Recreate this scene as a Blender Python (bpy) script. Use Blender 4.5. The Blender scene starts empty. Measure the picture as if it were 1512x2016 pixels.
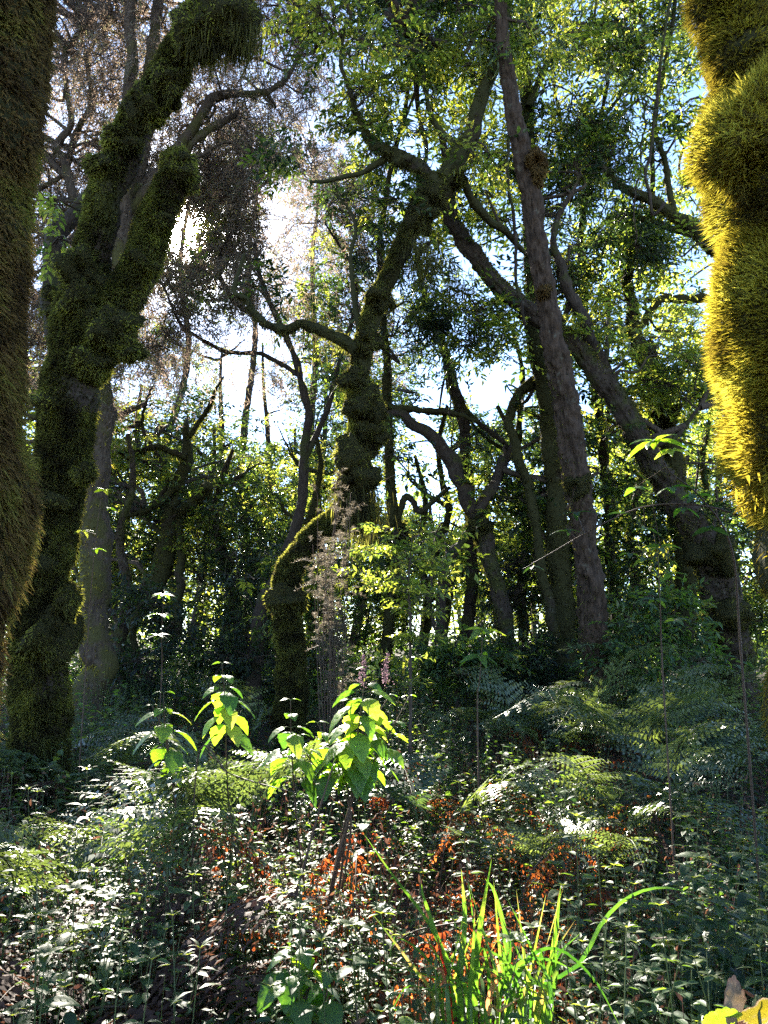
import bpy, math, random
import numpy as np
from mathutils import Vector

RAD = math.radians
SC = bpy.context.scene
COL = SC.collection

# ------------------------------------------------------------------ camera
CAMZ, PITCH, FPX, CX, CY = 1.55, RAD(10), 1523.0, 756.0, 1008.0
cam = bpy.data.objects.new('camera', bpy.data.cameras.new('camera'))
COL.objects.link(cam)
cam.location = (0, 0, CAMZ)
cam.rotation_euler = (math.pi / 2 + PITCH, 0, 0)
cam.data.sensor_fit = 'VERTICAL'
cam.data.sensor_height = 36
cam.data.lens = FPX * 36 / 2016
cam.data.clip_start = 0.05
cam.data.clip_end = 1000
SC.camera = cam
FWD = np.array([0, math.cos(PITCH), math.sin(PITCH)])
UPV = np.array([0, -math.sin(PITCH), math.cos(PITCH)])
RGT = np.array([1.0, 0, 0])
CAM = np.array([0, 0, CAMZ])

def at(px, py, d):
    """pixel of the photograph and a depth in metres -> a point in the place"""
    return CAM + d * (FWD + (px - CX) / FPX * RGT + (CY - py) / FPX * UPV)

def proj(p):
    q = np.asarray(p, float) - CAM
    d = q @ FWD
    d = np.where(np.abs(d) < 1e-3, 1e-3, d)
    return CX + FPX * (q @ RGT) / d, CY - FPX * (q @ UPV) / d, d

# ------------------------------------------------------------------ light
SUN = (at(372, 452, 1.0) - CAM)
SUN = SUN / np.linalg.norm(SUN)
SUN_EL = math.asin(SUN[2])
SUN_AZ = math.atan2(SUN[0], SUN[1])
world = bpy.data.worlds.new('World')
SC.world = world
world.use_nodes = True
wn, wl = world.node_tree.nodes, world.node_tree.links
sky = wn.new('ShaderNodeTexSky')
sky.sky_type = 'NISHITA'
sky.sun_disc = False
sky.sun_elevation = SUN_EL
sky.sun_rotation = SUN_AZ
sky.air_density = 0.65
sky.dust_density = 0.05
sky.ozone_density = 1.5
bg = wn['Background']
bg.inputs[1].default_value = 0.082
# the bright circumsolar sky round the sun, by direction in the sky
tc = wn.new('ShaderNodeTexCoord')
dot = wn.new('ShaderNodeVectorMath'); dot.operation = 'DOT_PRODUCT'
nrm = wn.new('ShaderNodeVectorMath'); nrm.operation = 'NORMALIZE'
wl.new(tc.outputs['Generated'], nrm.inputs[0])
wl.new(nrm.outputs[0], dot.inputs[0])
dot.inputs[1].default_value = tuple(SUN)
mx = wn.new('ShaderNodeMath'); mx.operation = 'MAXIMUM'; mx.inputs[1].default_value = 0.0
wl.new(dot.outputs['Value'], mx.inputs[0])
glow = None
for power, gain in ((5000, 700.0), (700, 50.0), (90, 3.0)):
    pw = wn.new('ShaderNodeMath'); pw.operation = 'POWER'; pw.inputs[1].default_value = power
    wl.new(mx.outputs[0], pw.inputs[0])
    ml = wn.new('ShaderNodeMath'); ml.operation = 'MULTIPLY'; ml.inputs[1].default_value = gain
    wl.new(pw.outputs[0], ml.inputs[0])
    if glow is None:
        glow = ml
    else:
        ad = wn.new('ShaderNodeMath'); ad.operation = 'ADD'
        wl.new(glow.outputs[0], ad.inputs[0]); wl.new(ml.outputs[0], ad.inputs[1])
        glow = ad
gc = wn.new('ShaderNodeVectorMath'); gc.operation = 'SCALE'
gc.inputs[0].default_value = (1.0, 0.96, 0.92)
wl.new(glow.outputs[0], gc.inputs['Scale'])
sm = wn.new('ShaderNodeVectorMath'); sm.operation = 'ADD'
wl.new(sky.outputs[0], sm.inputs[0]); wl.new(gc.outputs[0], sm.inputs[1])
wl.new(sm.outputs[0], bg.inputs[0])

sun = bpy.data.objects.new('sun', bpy.data.lights.new('sun', 'SUN'))
COL.objects.link(sun)
sun.data.energy = 5.0
sun.data.angle = RAD(0.5)
sun.data.color = (1.0, 0.93, 0.80)
sun.rotation_euler = Vector(SUN).to_track_quat('Z', 'Y').to_euler()
sun.location = (-5, 20, 12)

SC.view_settings.view_transform = 'Standard'
SC.view_settings.look = 'None'
SC.view_settings.gamma = 1.0
SC.view_settings.exposure = 3.0
SC.cycles.max_bounces = 7
SC.cycles.diffuse_bounces = 3
SC.cycles.glossy_bounces = 2
SC.cycles.transmission_bounces = 4
SC.cycles.transparent_max_bounces = 4
SC.cycles.volume_bounces = 0
SC.cycles.sample_clamp_indirect = 6
SC.cycles.sample_clamp_direct = 30
SC.cycles.caustics_reflective = False
SC.cycles.caustics_refractive = False
SC.cycles.use_denoising = False
SC.cycles.denoising_prefilter = 'ACCURATE'

# gaps in the canopy the sun comes through: (point it reaches, radius)
GAPS = [
    (CAM, 0.12),
    (at(700, 1430, 3.2), 0.5), (at(430, 1345, 3.5), 0.3), (at(330, 1400, 3.3), 0.28), (at(410, 1440, 3.5), 0.3),
    (at(570, 1440, 3.2), 0.2),
    (at(640, 1740, 2.7), 0.5), (at(850, 1620, 3.1), 0.5), (at(950, 1860, 2.2), 0.5), (at(900, 1420, 5.0), 0.4),
    (at(80, 1700, 2.6), 0.3), (at(330, 1850, 2.3), 0.3), (at(560, 1920, 2.2), 0.4), (at(1100, 1480, 4.5), 0.35),
    (at(1400, 620, 2.25), 0.38), (at(1400, 300, 2.2), 0.36), (at(1430, 850, 2.2), 0.36), (at(1360, 60, 2.3), 0.25), (at(1470, 700, 2.1), .3),
    (at(810, 1170, 6.0), 0.45), (at(1290, 870, 2.6), 0.12), (at(650, 980, 5.5), 0.25),
    (at(60, 1100, 2.4), 0.15), (at(150, 1200, 5.3), 0.15), (at(1480, 1950, 1.45), 0.22), (at(1480, 1250, 2.2), 0.15),
]

_g = np.random.default_rng(8)
for _k in range(40):
    GAPS.append((at(_g.uniform(330, 1150), _g.uniform(1380, 1950), _g.uniform(2.2, 4.2)), _g.uniform(.15, .38)))

def unlit(P, margin=0.0):
    """True where a leaf would stand in one of the sun gaps"""
    bad = np.zeros(len(P), bool)
    for T, r in GAPS:
        q = P - T
        s = q @ SUN
        d = np.linalg.norm(q - s[:, None] * SUN, axis=1)
        bad |= (s > 0.5) & (d < r + margin)
    return bad

# ------------------------------------------------------------------ mesh building
def nz(v):
    v = np.asarray(v, float)
    return v / np.maximum(np.linalg.norm(v, axis=-1, keepdims=True), 1e-9)

class MB:
    def __init__(self):
        self.V, self.T, self.n = [], [], 0
        self.F = []           # (faces array, material index)
    def add(self, V, F, mat=0, tint=0.5):
        V = np.asarray(V, float).reshape(-1, 3)
        self.V.append(V)
        self.T.append(np.broadcast_to(np.asarray(tint, float), (len(V),)).copy())
        for f in (F if isinstance(F, list) else [F]):
            if len(f):
                self.F.append((np.asarray(f, np.int64) + self.n, mat))
        self.n += len(V)
    def build(self, name, mats, parent=None, smooth=True):
        me = bpy.data.meshes.new(name)
        V = np.concatenate(self.V)
        me.vertices.add(len(V))
        me.vertices.foreach_set('co', V.astype(np.float32).ravel())
        loops = np.concatenate([f.ravel() for f, _ in self.F])
        sizes = np.concatenate([np.full(len(f), f.shape[1]) for f, _ in self.F])
        mi = np.concatenate([np.full(len(f), m) for f, m in self.F])
        me.loops.add(len(loops))
        me.loops.foreach_set('vertex_index', loops.astype(np.int32))
        me.polygons.add(len(sizes))
        starts = np.concatenate([[0], np.cumsum(sizes)[:-1]])
        me.polygons.foreach_set('loop_start', starts.astype(np.int32))
        me.polygons.foreach_set('material_index', mi.astype(np.int32))
        me.polygons.foreach_set('use_smooth', np.full(len(sizes), smooth))
        a = me.attributes.new('tint', 'FLOAT', 'POINT')
        a.data.foreach_set('value', np.concatenate(self.T).astype(np.float32))
        for m in mats:
            me.materials.append(m)
        me.update(calc_edges=True)
        o = bpy.data.objects.new(name, me)
        COL.objects.link(o)
        if parent is not None:
            o.parent = parent
            o.matrix_parent_inverse = parent.matrix_world.inverted() if False else o.matrix_parent_inverse
        return o

def shift(mb, d):
    mb.V = [v - d for v in mb.V]
    return mb

def thing(name, label, cat, loc, group=None):
    o = bpy.data.objects.new(name, None)
    o.empty_display_size = 0.1
    COL.objects.link(o)
    o.location = loc
    o['label'] = label
    o['category'] = cat
    if group:
        o['group'] = group
    return o

def dup(root, loc, rz, scale=1.0, label=None):
    r = root.copy()
    COL.objects.link(r)
    r.location = loc
    r.rotation_euler = (0, 0, rz)
    r.scale = (scale,) * 3
    if label:
        r['label'] = label
    for ch in root.children:
        c = ch.copy()
        COL.objects.link(c)
        c.parent = r
    return r

# ------------------------------------------------------------------ curves and tubes
def spline(P, n):
    P = np.asarray(P, float)
    m = len(P)
    if m == 2:
        t = np.linspace(0, 1, n)[:, None]
        return P[0] * (1 - t) + P[1] * t
    Q = np.vstack([2 * P[0] - P[1], P, 2 * P[-1] - P[-2]])
    u = np.linspace(0, m - 1, n)
    i = np.minimum(u.astype(int), m - 2)
    f = (u - i)[:, None]
    a, b, c, d = Q[i], Q[i + 1], Q[i + 2], Q[i + 3]
    return 0.5 * (2 * b + (c - a) * f + (2 * a - 5 * b + 4 * c - d) * f ** 2 + (3 * b - a - 3 * c + d) * f ** 3)

def frames(C):
    T = nz(np.gradient(C, axis=0))
    n = np.zeros_like(C)
    v = np.cross(T[0], [0.3, 0.9, 0.2])
    v /= np.linalg.norm(v)
    for i in range(len(C)):
        v = v - T[i] * (v @ T[i])
        v /= np.linalg.norm(v)
        n[i] = v
    return T, n, np.cross(T, n)

def tube_grid(C, r, sides, rng, amp=0.0, lump=0.0):
    T, N, B = frames(C)
    th = np.linspace(0, 2 * math.pi, sides, endpoint=False)
    L = np.concatenate([[0], np.cumsum(np.linalg.norm(np.diff(C, axis=0), axis=1))])
    d = np.zeros((len(C), sides))
    if amp:
        for k in range(9):
            f = rng.uniform(1.0, 11.0)
            m = rng.integers(0, 5)
            d += amp * rng.normal() * 0.5 * np.sin(m * th[None] + f * L[:, None] / max(np.median(r) * 4, .05) * .7 + rng.uniform(0, 6.3))
    if lump:
        nl = int(L[-1] / (np.median(r) * 1.3)) + 1
        for k in range(nl):
            s0, t0 = rng.uniform(0, L[-1]), rng.uniform(0, 2 * math.pi)
            ls = np.median(r) * rng.uniform(.5, 1.1)
            dt = np.angle(np.exp(1j * (th - t0)))[None]
            d += lump * rng.uniform(.4, 1.0) * np.exp(-((L[:, None] - s0) / ls) ** 2 - (dt / rng.uniform(.6, 1.1)) ** 2)
    rr = r[:, None] * (1 + d)
    G = C[:, None] + rr[..., None] * (np.cos(th)[None, :, None] * N[:, None] + np.sin(th)[None, :, None] * B[:, None])
    return G

def vnoise(P, seed=0):
    P = np.asarray(P, float)
    i = np.floor(P).astype(np.int64)
    f = P - i
    f = f * f * (3 - 2 * f)
    def h(a, b, c):
        n = (a * 374761393 + b * 668265263 + c * 2147483647 + seed * 1274126177) & 0xffffffff
        n = ((n ^ (n >> 13)) * 1274126177) & 0xffffffff
        return ((n ^ (n >> 16)) & 0xffff) / 65535.0
    x, y, z = i[..., 0], i[..., 1], i[..., 2]
    fx, fy, fz = f[..., 0], f[..., 1], f[..., 2]
    r = 0
    for dx in (0, 1):
        for dy in (0, 1):
            for dz in (0, 1):
                r = r + h(x + dx, y + dy, z + dz) * (fx if dx else 1 - fx) * (fy if dy else 1 - fy) * (fz if dz else 1 - fz)
    return r * 2 - 1

def fbm(P, f, octv=4, seed=0, gain=.55):
    r, a = 0, 1.0
    for k in range(octv):
        r = r + a * vnoise(P * f, seed + k)
        f, a = f * 2.03, a * gain
    return r

def roughen(G, C, r, seed, furrow=.0, clump=.0, freq=1.0):
    """bark furrows that run along the stem and lumpy moss pads, as real relief"""
    n = nz(G - C[:, None])
    th = np.arctan2(n[..., 0], n[..., 1])
    L = np.concatenate([[0], np.cumsum(np.linalg.norm(np.diff(C, axis=0), axis=1))])
    cyl = np.stack([np.cos(th), np.sin(th), (L[:, None] / r.mean() * .16) + 0 * th], -1)
    d = 0
    if furrow:
        d = d - furrow * np.abs(fbm(cyl, 3.2 * freq, 4, seed)) + furrow * .5 * fbm(G, 28, 2, seed + 9)
    if clump:
        d = d + clump * fbm(G / np.median(r), 1.1, 4, seed + 20, .5)
    return G + n * (r[:, None] * d)[..., None]

def grid_faces(R, S, off=0):
    i = np.arange(R - 1)[:, None]
    j = np.arange(S)[None]
    a = i * S + j
    b = i * S + (j + 1) % S
    return np.stack([a, b, b + S, a + S], -1).reshape(-1, 4) + off

def add_tube(mb, C, r, sides, rng, amp=0.0, lump=0.0, mat=0, tint=0.5, cap=True, rough=None):
    C = np.asarray(C, float)
    r = np.asarray(r, float)
    G = tube_grid(C, r, sides, rng, amp, lump)
    if rough:
        G = roughen(G, C, r, int(rng.integers(1000)), *rough)
    n, S = G.shape[:2]
    V = G.reshape(-1, 3)
    F = [grid_faces(n, S)]
    if cap:
        T = nz(C[-1] - C[-2])
        V = np.vstack([V, C[-1] + T * r[-1] * .7])
        a = (n - 1) * S + np.arange(S)
        F.append(np.stack([a, (n - 1) * S + (np.arange(S) + 1) % S, np.full(S, n * S)], -1))
    mb.add(V, F, mat, tint)
    return G

def surf_sample(C, G, n, rng, s0=0.0, s1=1.0):
    R_, S = G.shape[:2]
    rad = np.linalg.norm(G - C[:, None], axis=2).mean(1)
    seg = np.linalg.norm(np.diff(C, axis=0), axis=1) * (rad[1:] + rad[:-1])
    u = (np.arange(R_ - 1) + .5) / (R_ - 1)
    seg = seg * ((u >= s0) & (u <= s1))
    i = rng.choice(R_ - 1, n, p=seg / seg.sum())
    f = rng.random(n)[:, None]
    j = rng.random(n) * S
    j0 = j.astype(int) % S
    j1 = (j0 + 1) % S
    g = (j - j.astype(int))[:, None]
    P = (G[i, j0] * (1 - g) + G[i, j1] * g) * (1 - f) + (G[i + 1, j0] * (1 - g) + G[i + 1, j1] * g) * f
    c = C[i] * (1 - f) + C[i + 1] * f
    return P, nz(P - c)

def add_fibres(mb, P, N, L, W, rng, out=.6, down=.5, jit=.4, tint=(0, 1), mat=0):
    n = len(P)
    D = nz(N * out + np.array([0, 0, -down]) + rng.normal(size=(n, 3)) * jit)
    X = nz(np.cross(D, rng.normal(size=(n, 3))))
    L = L * rng.uniform(.5, 1.3, n)[:, None]
    w = W * rng.uniform(.6, 1.3, n)[:, None]
    b = P - N * L * .15
    bend = np.array([0, 0, -.25 * down])
    m = b + D * L * .55
    V = np.stack([b - X * w * .6, b + X * w * .6, m + X * w * .5, b + D * L + bend * L, m - X * w * .5], 1).reshape(-1, 3)
    k = np.arange(n)[:, None] * 5
    F = [k + np.array([[0, 1, 2, 4]]), k + np.array([[4, 2, 3]])]
    q = .5 + .65 * fbm(P, 9.0, 2, 3) + rng.normal(size=n) * .16
    mb.add(V, F, mat, np.repeat(np.clip(tint[0] + (tint[1] - tint[0]) * q, 0, 1), 5))

# ------------------------------------------------------------------ leaves
def tmpl(kind):
    if kind == 'rhomb':
        v = [(0, 0, 0), (-.5, .45, .10), (0, 1, -.10), (.5, .45, .10)]
        f = [[(0, 3, 2, 1)]]
    elif kind == 'needle':
        v = [(0, 0, 0), (-.5, .35, 0), (0, 1, -.1), (.5, .35, 0)]
        f = [[(0, 3, 2, 1)]]
    elif kind == 'leaf':
        v = [(0, 0, 0), (-.42, .30, .06), (-.40, .62, .02), (0, 1, -.16), (.40, .62, .02), (.42, .30, .06), (0, .36, -.03), (0, .68, -.06)]
        f = [[(0, 6, 1), (0, 5, 6), (2, 7, 3), (7, 4, 3)], [(1, 6, 7, 2), (6, 5, 4, 7)]]
    elif kind == 'lance':
        v = [(0, 0, 0), (-.5, .35, .05), (-.35, .7, -.03), (0, 1, -.18), (.35, .7, -.03), (.5, .35, .05)]
        f = [[(2, 4, 3), (0, 5, 1)], [(1, 5, 4, 2)]]
    elif kind == 'ovate':      # large toothed leaf, several rows, creased along the veins
        rows = 11
        v, q = [], []
        for i in range(rows):
            t = i / (rows - 1)
            w = .5 * math.sin(math.pi * min(1, t ** .72)) ** .8 * (1 - .15 * t) if 0 < t < 1 else 0.012
            tooth = 1 + (.09 if i % 2 else -.05)
            for k, s in enumerate((-1, -.5, 0, .5, 1)):
                x = s * w * (tooth if abs(s) == 1 else 1)
                z = .10 * abs(s) * (w * 2) - .28 * t * t + (.018 if i % 2 else -.018) * (1 if abs(s) == .5 else 0) - .06 * (abs(s) == 1)
                v.append((x, t + (.03 if abs(s) == 1 else 0), z))
        for i in range(rows - 1):
            for k in range(4):
                a = i * 5 + k
                q.append((a, a + 1, a + 6, a + 5))
        f = [q]
    return np.array(v, float), [np.array(x, np.int64) for x in f]
TM = {k: tmpl(k) for k in ('rhomb', 'needle', 'leaf', 'lance', 'ovate')}

def add_leaves(mb, P, D, N, L, W, kind, mat=0, tint=.5):
    v, fs = TM[kind]
    n = len(P)
    if n == 0:
        return
    D = nz(D)
    X = nz(np.cross(D, N))
    N = np.cross(X, D)
    L = np.broadcast_to(np.asarray(L, float), (n,))
    W = np.broadcast_to(np.asarray(W, float), (n,))
    V = P[:, None] + X[:, None] * (v[None, :, 0, None] * W[:, None, None]) \
        + D[:, None] * (v[None, :, 1, None] * L[:, None, None]) + N[:, None] * (v[None, :, 2, None] * L[:, None, None])
    k = np.arange(n)[:, None, None] * len(v)
    F = [(k + f[None]).reshape(-1, f.shape[1]) for f in fs]
    mb.add(V.reshape(-1, 3), F, mat, np.repeat(np.broadcast_to(np.asarray(tint, float), (n,)), len(v)))

def add_twigs(mb, A, Bm, C, r0, r1, mat=1, tint=.5, rings=4):
    """thin three-sided twigs along quadratic curves A-Bm-C, many at once"""
    n = len(A)
    if n == 0:
        return
    t = np.linspace(0, 1, rings)[None, :, None]
    Q = (1 - t) ** 2 * A[:, None] + 2 * t * (1 - t) * Bm[:, None] + t * t * C[:, None]
    T = nz(np.gradient(Q, axis=1))
    ref = np.array([.37, .61, .27])
    N = nz(np.cross(T, ref))
    B = np.cross(T, N)
    r0 = np.broadcast_to(np.asarray(r0, float), (n,))
    r1 = np.broadcast_to(np.asarray(r1, float), (n,))
    r = (r0[:, None] * (1 - t[..., 0]) + r1[:, None] * t[..., 0])[..., None, None]
    th = np.array([0, 2.094, 4.189])
    V = Q[:, :, None] + r * (np.cos(th)[None, None, :, None] * N[:, :, None] + np.sin(th)[None, None, :, None] * B[:, :, None])
    base = grid_faces(rings, 3)
    k = np.arange(n)[:, None, None] * rings * 3
    mb.add(V.reshape(-1, 3), (k + base[None]).reshape(-1, 4), mat, tint)

SPRAY = {  # leaf shape, length, width, leaves per spray, spray length, droop
    'broad': ('leaf', .095, .038, 9, .34, .15),
    'lance': ('lance', .15, .022, 15, .26, .25),
    'small': ('rhomb', .045, .022, 14, .30, .15),
    'heath': ('needle', .075, .011, 26, .48, .55),
    'heathfar': ('needle', .17, .030, 22, .95, .5),
    'mid': ('rhomb', .105, .044, 10, .38, .15),
    'far': ('rhomb', .12, .055, 9, .40, .15),
}

def add_sprays(mb, P0, D, kind, rng, scale=1.0, tint=(0, 1), lmat=0, wmat=1, twig=.0028):
    shape, L, W, k, SL, droop = SPRAY[kind]
    n = len(P0)
    if n == 0:
        return
    D = nz(D)
    sl = SL * scale * rng.uniform(.6, 1.3, n)[:, None]
    dn = np.array([0, 0, -1.0])
    tip = P0 + D * sl + dn * droop * sl
    mid = P0 + D * sl * .5 + dn * droop * .1 * sl
    add_twigs(mb, P0, mid, tip, twig * scale, twig * .4 * scale, wmat, .5, 3 if kind in ('far', 'heath', 'mid') else 4)
    S = nz(np.cross(D, np.array([0, 0, 1.0]) + rng.normal(size=(n, 3)) * .35))
    U = np.cross(S, D)
    t = np.linspace(.18, 1.0, k)[None] + rng.uniform(-.04, .04, (n, k))
    tt = t[..., None]
    Q = (1 - tt) ** 2 * P0[:, None] + 2 * tt * (1 - tt) * mid[:, None] + tt * tt * tip[:, None]
    if kind in ('broad', 'far', 'small', 'mid'):
        sg = np.where(np.arange(k) % 2, 1.0, -1.0)[None, :, None]
        LD = D[:, None] * .55 + S[:, None] * sg * (1.05 - .7 * tt) + U[:, None] * rng.normal(size=(n, k, 1)) * .35 + dn * .15
        LN = U[:, None] * 1.0 + rng.normal(size=(n, k, 3)) * .45 + np.array([0, 0, .5])
    else:
        ph = (np.arange(k) * 2.4)[None] + rng.uniform(0, 6.3, (n, 1))
        LD = D[:, None] * .45 + (S[:, None] * np.cos(ph)[..., None] + U[:, None] * np.sin(ph)[..., None]) * .8 + dn * .3
        LN = rng.normal(size=(n, k, 3)) + np.array([0, 0, .6])
    base = rng.uniform(tint[0], tint[1], n)
    tn = np.clip(base[:, None] + rng.normal(size=(n, k)) * .12, 0, 1).ravel()
    sz = (rng.uniform(.65, 1.2, (n, k)) * scale).ravel()
    add_leaves(mb, Q.reshape(-1, 3), LD.reshape(-1, 3), LN.reshape(-1, 3), L * sz, W * sz, shape, lmat, tn)

HOLES = [(965, 780, 60), (850, 920, 55), (880, 1010, 55), (545, 830, 45), (120, 240, 40), (385, 470, 26), (480, 290, 28), (1290, 320, 35),
         (965, 505, 40), (440, 640, 28), (640, 240, 30), (700, 560, 30), (1020, 740, 40), (530, 790, 40), (300, 740, 22), (1170, 1040, 30), (830, 830, 40),
         (1350, 1130, 35), (560, 690, 35), (840, 740, 30), (1010, 120, 24), (1085, 150, 26), (1160, 130, 22), (1225, 60, 22), (1290, 120, 26), (1200, 210, 24), (1110, 250, 24), (1330, 230, 24), (1270, 260, 20), (1060, 40, 22), (640, 130, 26), (760, 130, 24), (820, 210, 26), (680, 40, 22), (860, 90, 22), (930, 190, 26), (600, 220, 24), (560, 240, 26), (780, 270, 22), (1180, 400, 24), (1330, 450, 26), (1250, 560, 24), (1350, 560, 24), (1130, 470, 22), (1340, 880, 26), (1240, 1060, 24), (900, 640, 26), (760, 480, 22), (1215, 700, 24), (450, 760, 20), (640, 720, 24), (600, 640, 30), (150, 180, 40), (410, 560, 25), (700, 300, 25)]

def add_blob(mb, c, r, n, kind, rng, scale=1.0, tint=(0, 1), squash=.75, attach=None, thin=.8, spread=None):
    """a leafy end of a branch: a limb from `attach`, side twigs and leaf sprays inside a ragged ellipsoid"""
    sub = max(3, n // 14)
    cc = rng.normal(size=(sub, 3)) * r * .5 * np.array([1, 1, squash])
    pick = rng.integers(0, sub, n)
    P = cc[pick] + rng.normal(size=(n, 3)) * r * .30 * np.array([1, 1, squash])
    D = nz(P) * .8 + rng.normal(size=(n, 3)) * .5
    if kind.startswith('heath'):
        D += np.array([0, 0, -.5])
    elif kind == 'lance':
        D += np.array([0, 0, -.15])
    else:
        D[:, 2] *= .5
    P = P + c
    D = nz(D)
    keep = ~unlit(P + D * .15, .17)
    if kind == 'heath' :
        keep |= rng.random(n) < .06
    x, y, d = proj(P)
    for hx, hy, hr in HOLES:
        keep &= ~((np.hypot(x - hx, y - hy) < hr) & (rng.random(n) < thin) & (d > 3.5))
    if attach is not None:
        a = np.asarray(attach, float)
        L = np.linalg.norm(c - a)
        midp = (a + c) / 2 + np.array([0, 0, .18 * L]) + rng.normal(size=3) * L * .12
        w1, w2 = rng.normal(size=(2, 3)) * L * .10
        C = spline([a, a * .7 + midp * .3 + w1, midp, midp * .5 + c * .5 + w2, c], 16)
        if unlit(C, .02).mean() < .12:
            add_tube(mb, C, np.linspace(.013 + .010 * L, .006, 16), 5, rng, .2, mat=1)
        src = np.repeat(c[None], sub, 0)
        ok = ~(unlit(c + cc, .03) | unlit(c + cc * .5, .03))
        add_twigs(mb, (src + rng.normal(size=(sub, 3)) * .03)[ok], (c + cc * .5 + np.array([0, 0, .06]) + rng.normal(size=(sub, 3)) * .05)[ok], (c + cc)[ok], .008, .004, 1)
    tgt = (c + cc)[pick]
    sel = keep & (rng.random(n) < .75) & ~unlit((tgt + P) / 2, .03) & ~unlit(P, .03)
    add_twigs(mb, tgt[sel], (tgt[sel] + P[sel]) / 2 + rng.normal(size=(sel.sum(), 3)) * .03, P[sel], .0052, .003, 1, rings=3)
    add_sprays(mb, P[keep], D[keep], kind, rng, scale, tint)

# ------------------------------------------------------------------ materials
def newmat(name):
    m = bpy.data.materials.new(name)
    m.use_nodes = True
    return m, m.node_tree.nodes, m.node_tree.links, m.node_tree.nodes['Principled BSDF']

def ramp(n, stops):
    r = n.new('ShaderNodeValToRGB')
    e = r.color_ramp.elements
    e[0].position, e[0].color = stops[0][0], (*stops[0][1], 1)
    e[1].position, e[1].color = stops[-1][0], (*stops[-1][1], 1)
    for p, c in stops[1:-1]:
        x = e.new(p)
        x.color = (*c, 1)
    return r

def leaf_mat(name, refl, trans, fac=.5, rough=.42, spec=.5, mottle=0.0):
    m, n, l, p = newmat(name)
    a = n.new('ShaderNodeAttribute'); a.attribute_name = 'tint'
    r1 = ramp(n, refl); r2 = ramp(n, trans)
    src = a.outputs['Fac']
    if mottle:
        tx = n.new('ShaderNodeTexCoord')
        nt = n.new('ShaderNodeTexNoise'); nt.inputs['Scale'].default_value = 70; nt.inputs['Detail'].default_value = 5
        l.new(tx.outputs['Object'], nt.inputs['Vector'])
        m0 = n.new('ShaderNodeMath'); m0.operation = 'MULTIPLY_ADD'; m0.inputs[1].default_value = mottle; m0.inputs[2].default_value = -mottle * .5
        l.new(nt.outputs['Fac'], m0.inputs[0])
        m9 = n.new('ShaderNodeMath'); m9.operation = 'ADD'; m9.use_clamp = True
        l.new(m0.outputs[0], m9.inputs[0]); l.new(a.outputs['Fac'], m9.inputs[1])
        src = m9.outputs[0]
        bu = n.new('ShaderNodeBump'); bu.inputs['Strength'].default_value = .5; bu.inputs['Distance'].default_value = .004
        l.new(nt.outputs['Fac'], bu.inputs['Height']); l.new(bu.outputs[0], p.inputs['Normal'])
    l.new(src, r1.inputs[0]); l.new(src, r2.inputs[0])
    l.new(r1.outputs[0], p.inputs['Base Color'])
    p.inputs['Roughness'].default_value = rough
    p.inputs['Specular IOR Level'].default_value = spec
    t = n.new('ShaderNodeBsdfTranslucent')
    l.new(r2.outputs[0], t.inputs[0])
    mx = n.new('ShaderNodeMixShader'); mx.inputs[0].default_value = fac
    l.new(p.outputs[0], mx.inputs[1]); l.new(t.outputs[0], mx.inputs[2])
    l.new(mx.outputs[0], n['Material Output'].inputs[0])
    return m

M = {}
M['broad'] = leaf_mat('laurel_leaf', [(0, (.020, .036, .022)), (.5, (.05, .08, .03)), (1, (.10, .13, .035))], [(0, (.02, .045, .015)), (.35, (.09, .16, .025)), (.65, (.40, .52, .04)), (1, (.82, .78, .10))], .55, .38, .5)
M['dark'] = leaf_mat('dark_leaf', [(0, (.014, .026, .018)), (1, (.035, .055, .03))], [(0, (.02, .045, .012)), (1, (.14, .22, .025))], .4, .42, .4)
M['heath'] = leaf_mat('heath_needle', [(0, (.085, .07, .052)), (.5, (.13, .10, .078)), (1, (.09, .11, .05))], [(0, (.26, .18, .13)), (.6, (.38, .28, .20)), (1, (.26, .30, .10))], .5, .7, .2)
M['herb'] = leaf_mat('herb_leaf', [(0, (.03, .06, .03)), (.6, (.062, .105, .045)), (1, (.11, .13, .05))], [(0, (.06, .14, .02)), (.6, (.26, .44, .03)), (1, (.66, .64, .06))], .44, .48, .38)
M['nettle'] = leaf_mat('nettle_leaf', [(0, (.05, .10, .03)), (1, (.09, .15, .04))], [(0, (.10, .26, .02)), (.5, (.36, .64, .02)), (.8, (.55, .80, .03)), (1, (.80, .85, .10))], .52, .45, .5, .9)
M['fern'] = leaf_mat('fern_frond', [(0, (.05, .085, .055)), (1, (.11, .14, .07))], [(0, (.06, .13, .03)), (1, (.30, .38, .06))], .32, .32, .75)
M['shiny'] = leaf_mat('glossy_frond', [(0, (.06, .09, .06)), (1, (.12, .14, .08))], [(0, (.06, .13, .03)), (1, (.30, .38, .06))], .25, .24, 1.0)
M['dryheath'] = leaf_mat('dry_heath', [(0, (.10, .085, .06)), (.5, (.15, .125, .095)), (1, (.11, .10, .06))], [(0, (.16, .13, .09)), (1, (.24, .20, .14))], .4, .7, .2)
M['dead'] = leaf_mat('dead_frond', [(0, (.10, .03, .015)), (.5, (.20, .06, .02)), (1, (.30, .13, .05))], [(0, (.22, .04, .012)), (.5, (.50, .12, .025)), (.8, (.72, .20, .03)), (1, (.55, .30, .10))], .55, .6, .2)
M['darkdead'] = leaf_mat('withered_frond', [(0, (.05, .03, .025)), (1, (.11, .06, .045))], [(0, (.10, .04, .025)), (1, (.20, .09, .05))], .35, .6, .25)
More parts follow.
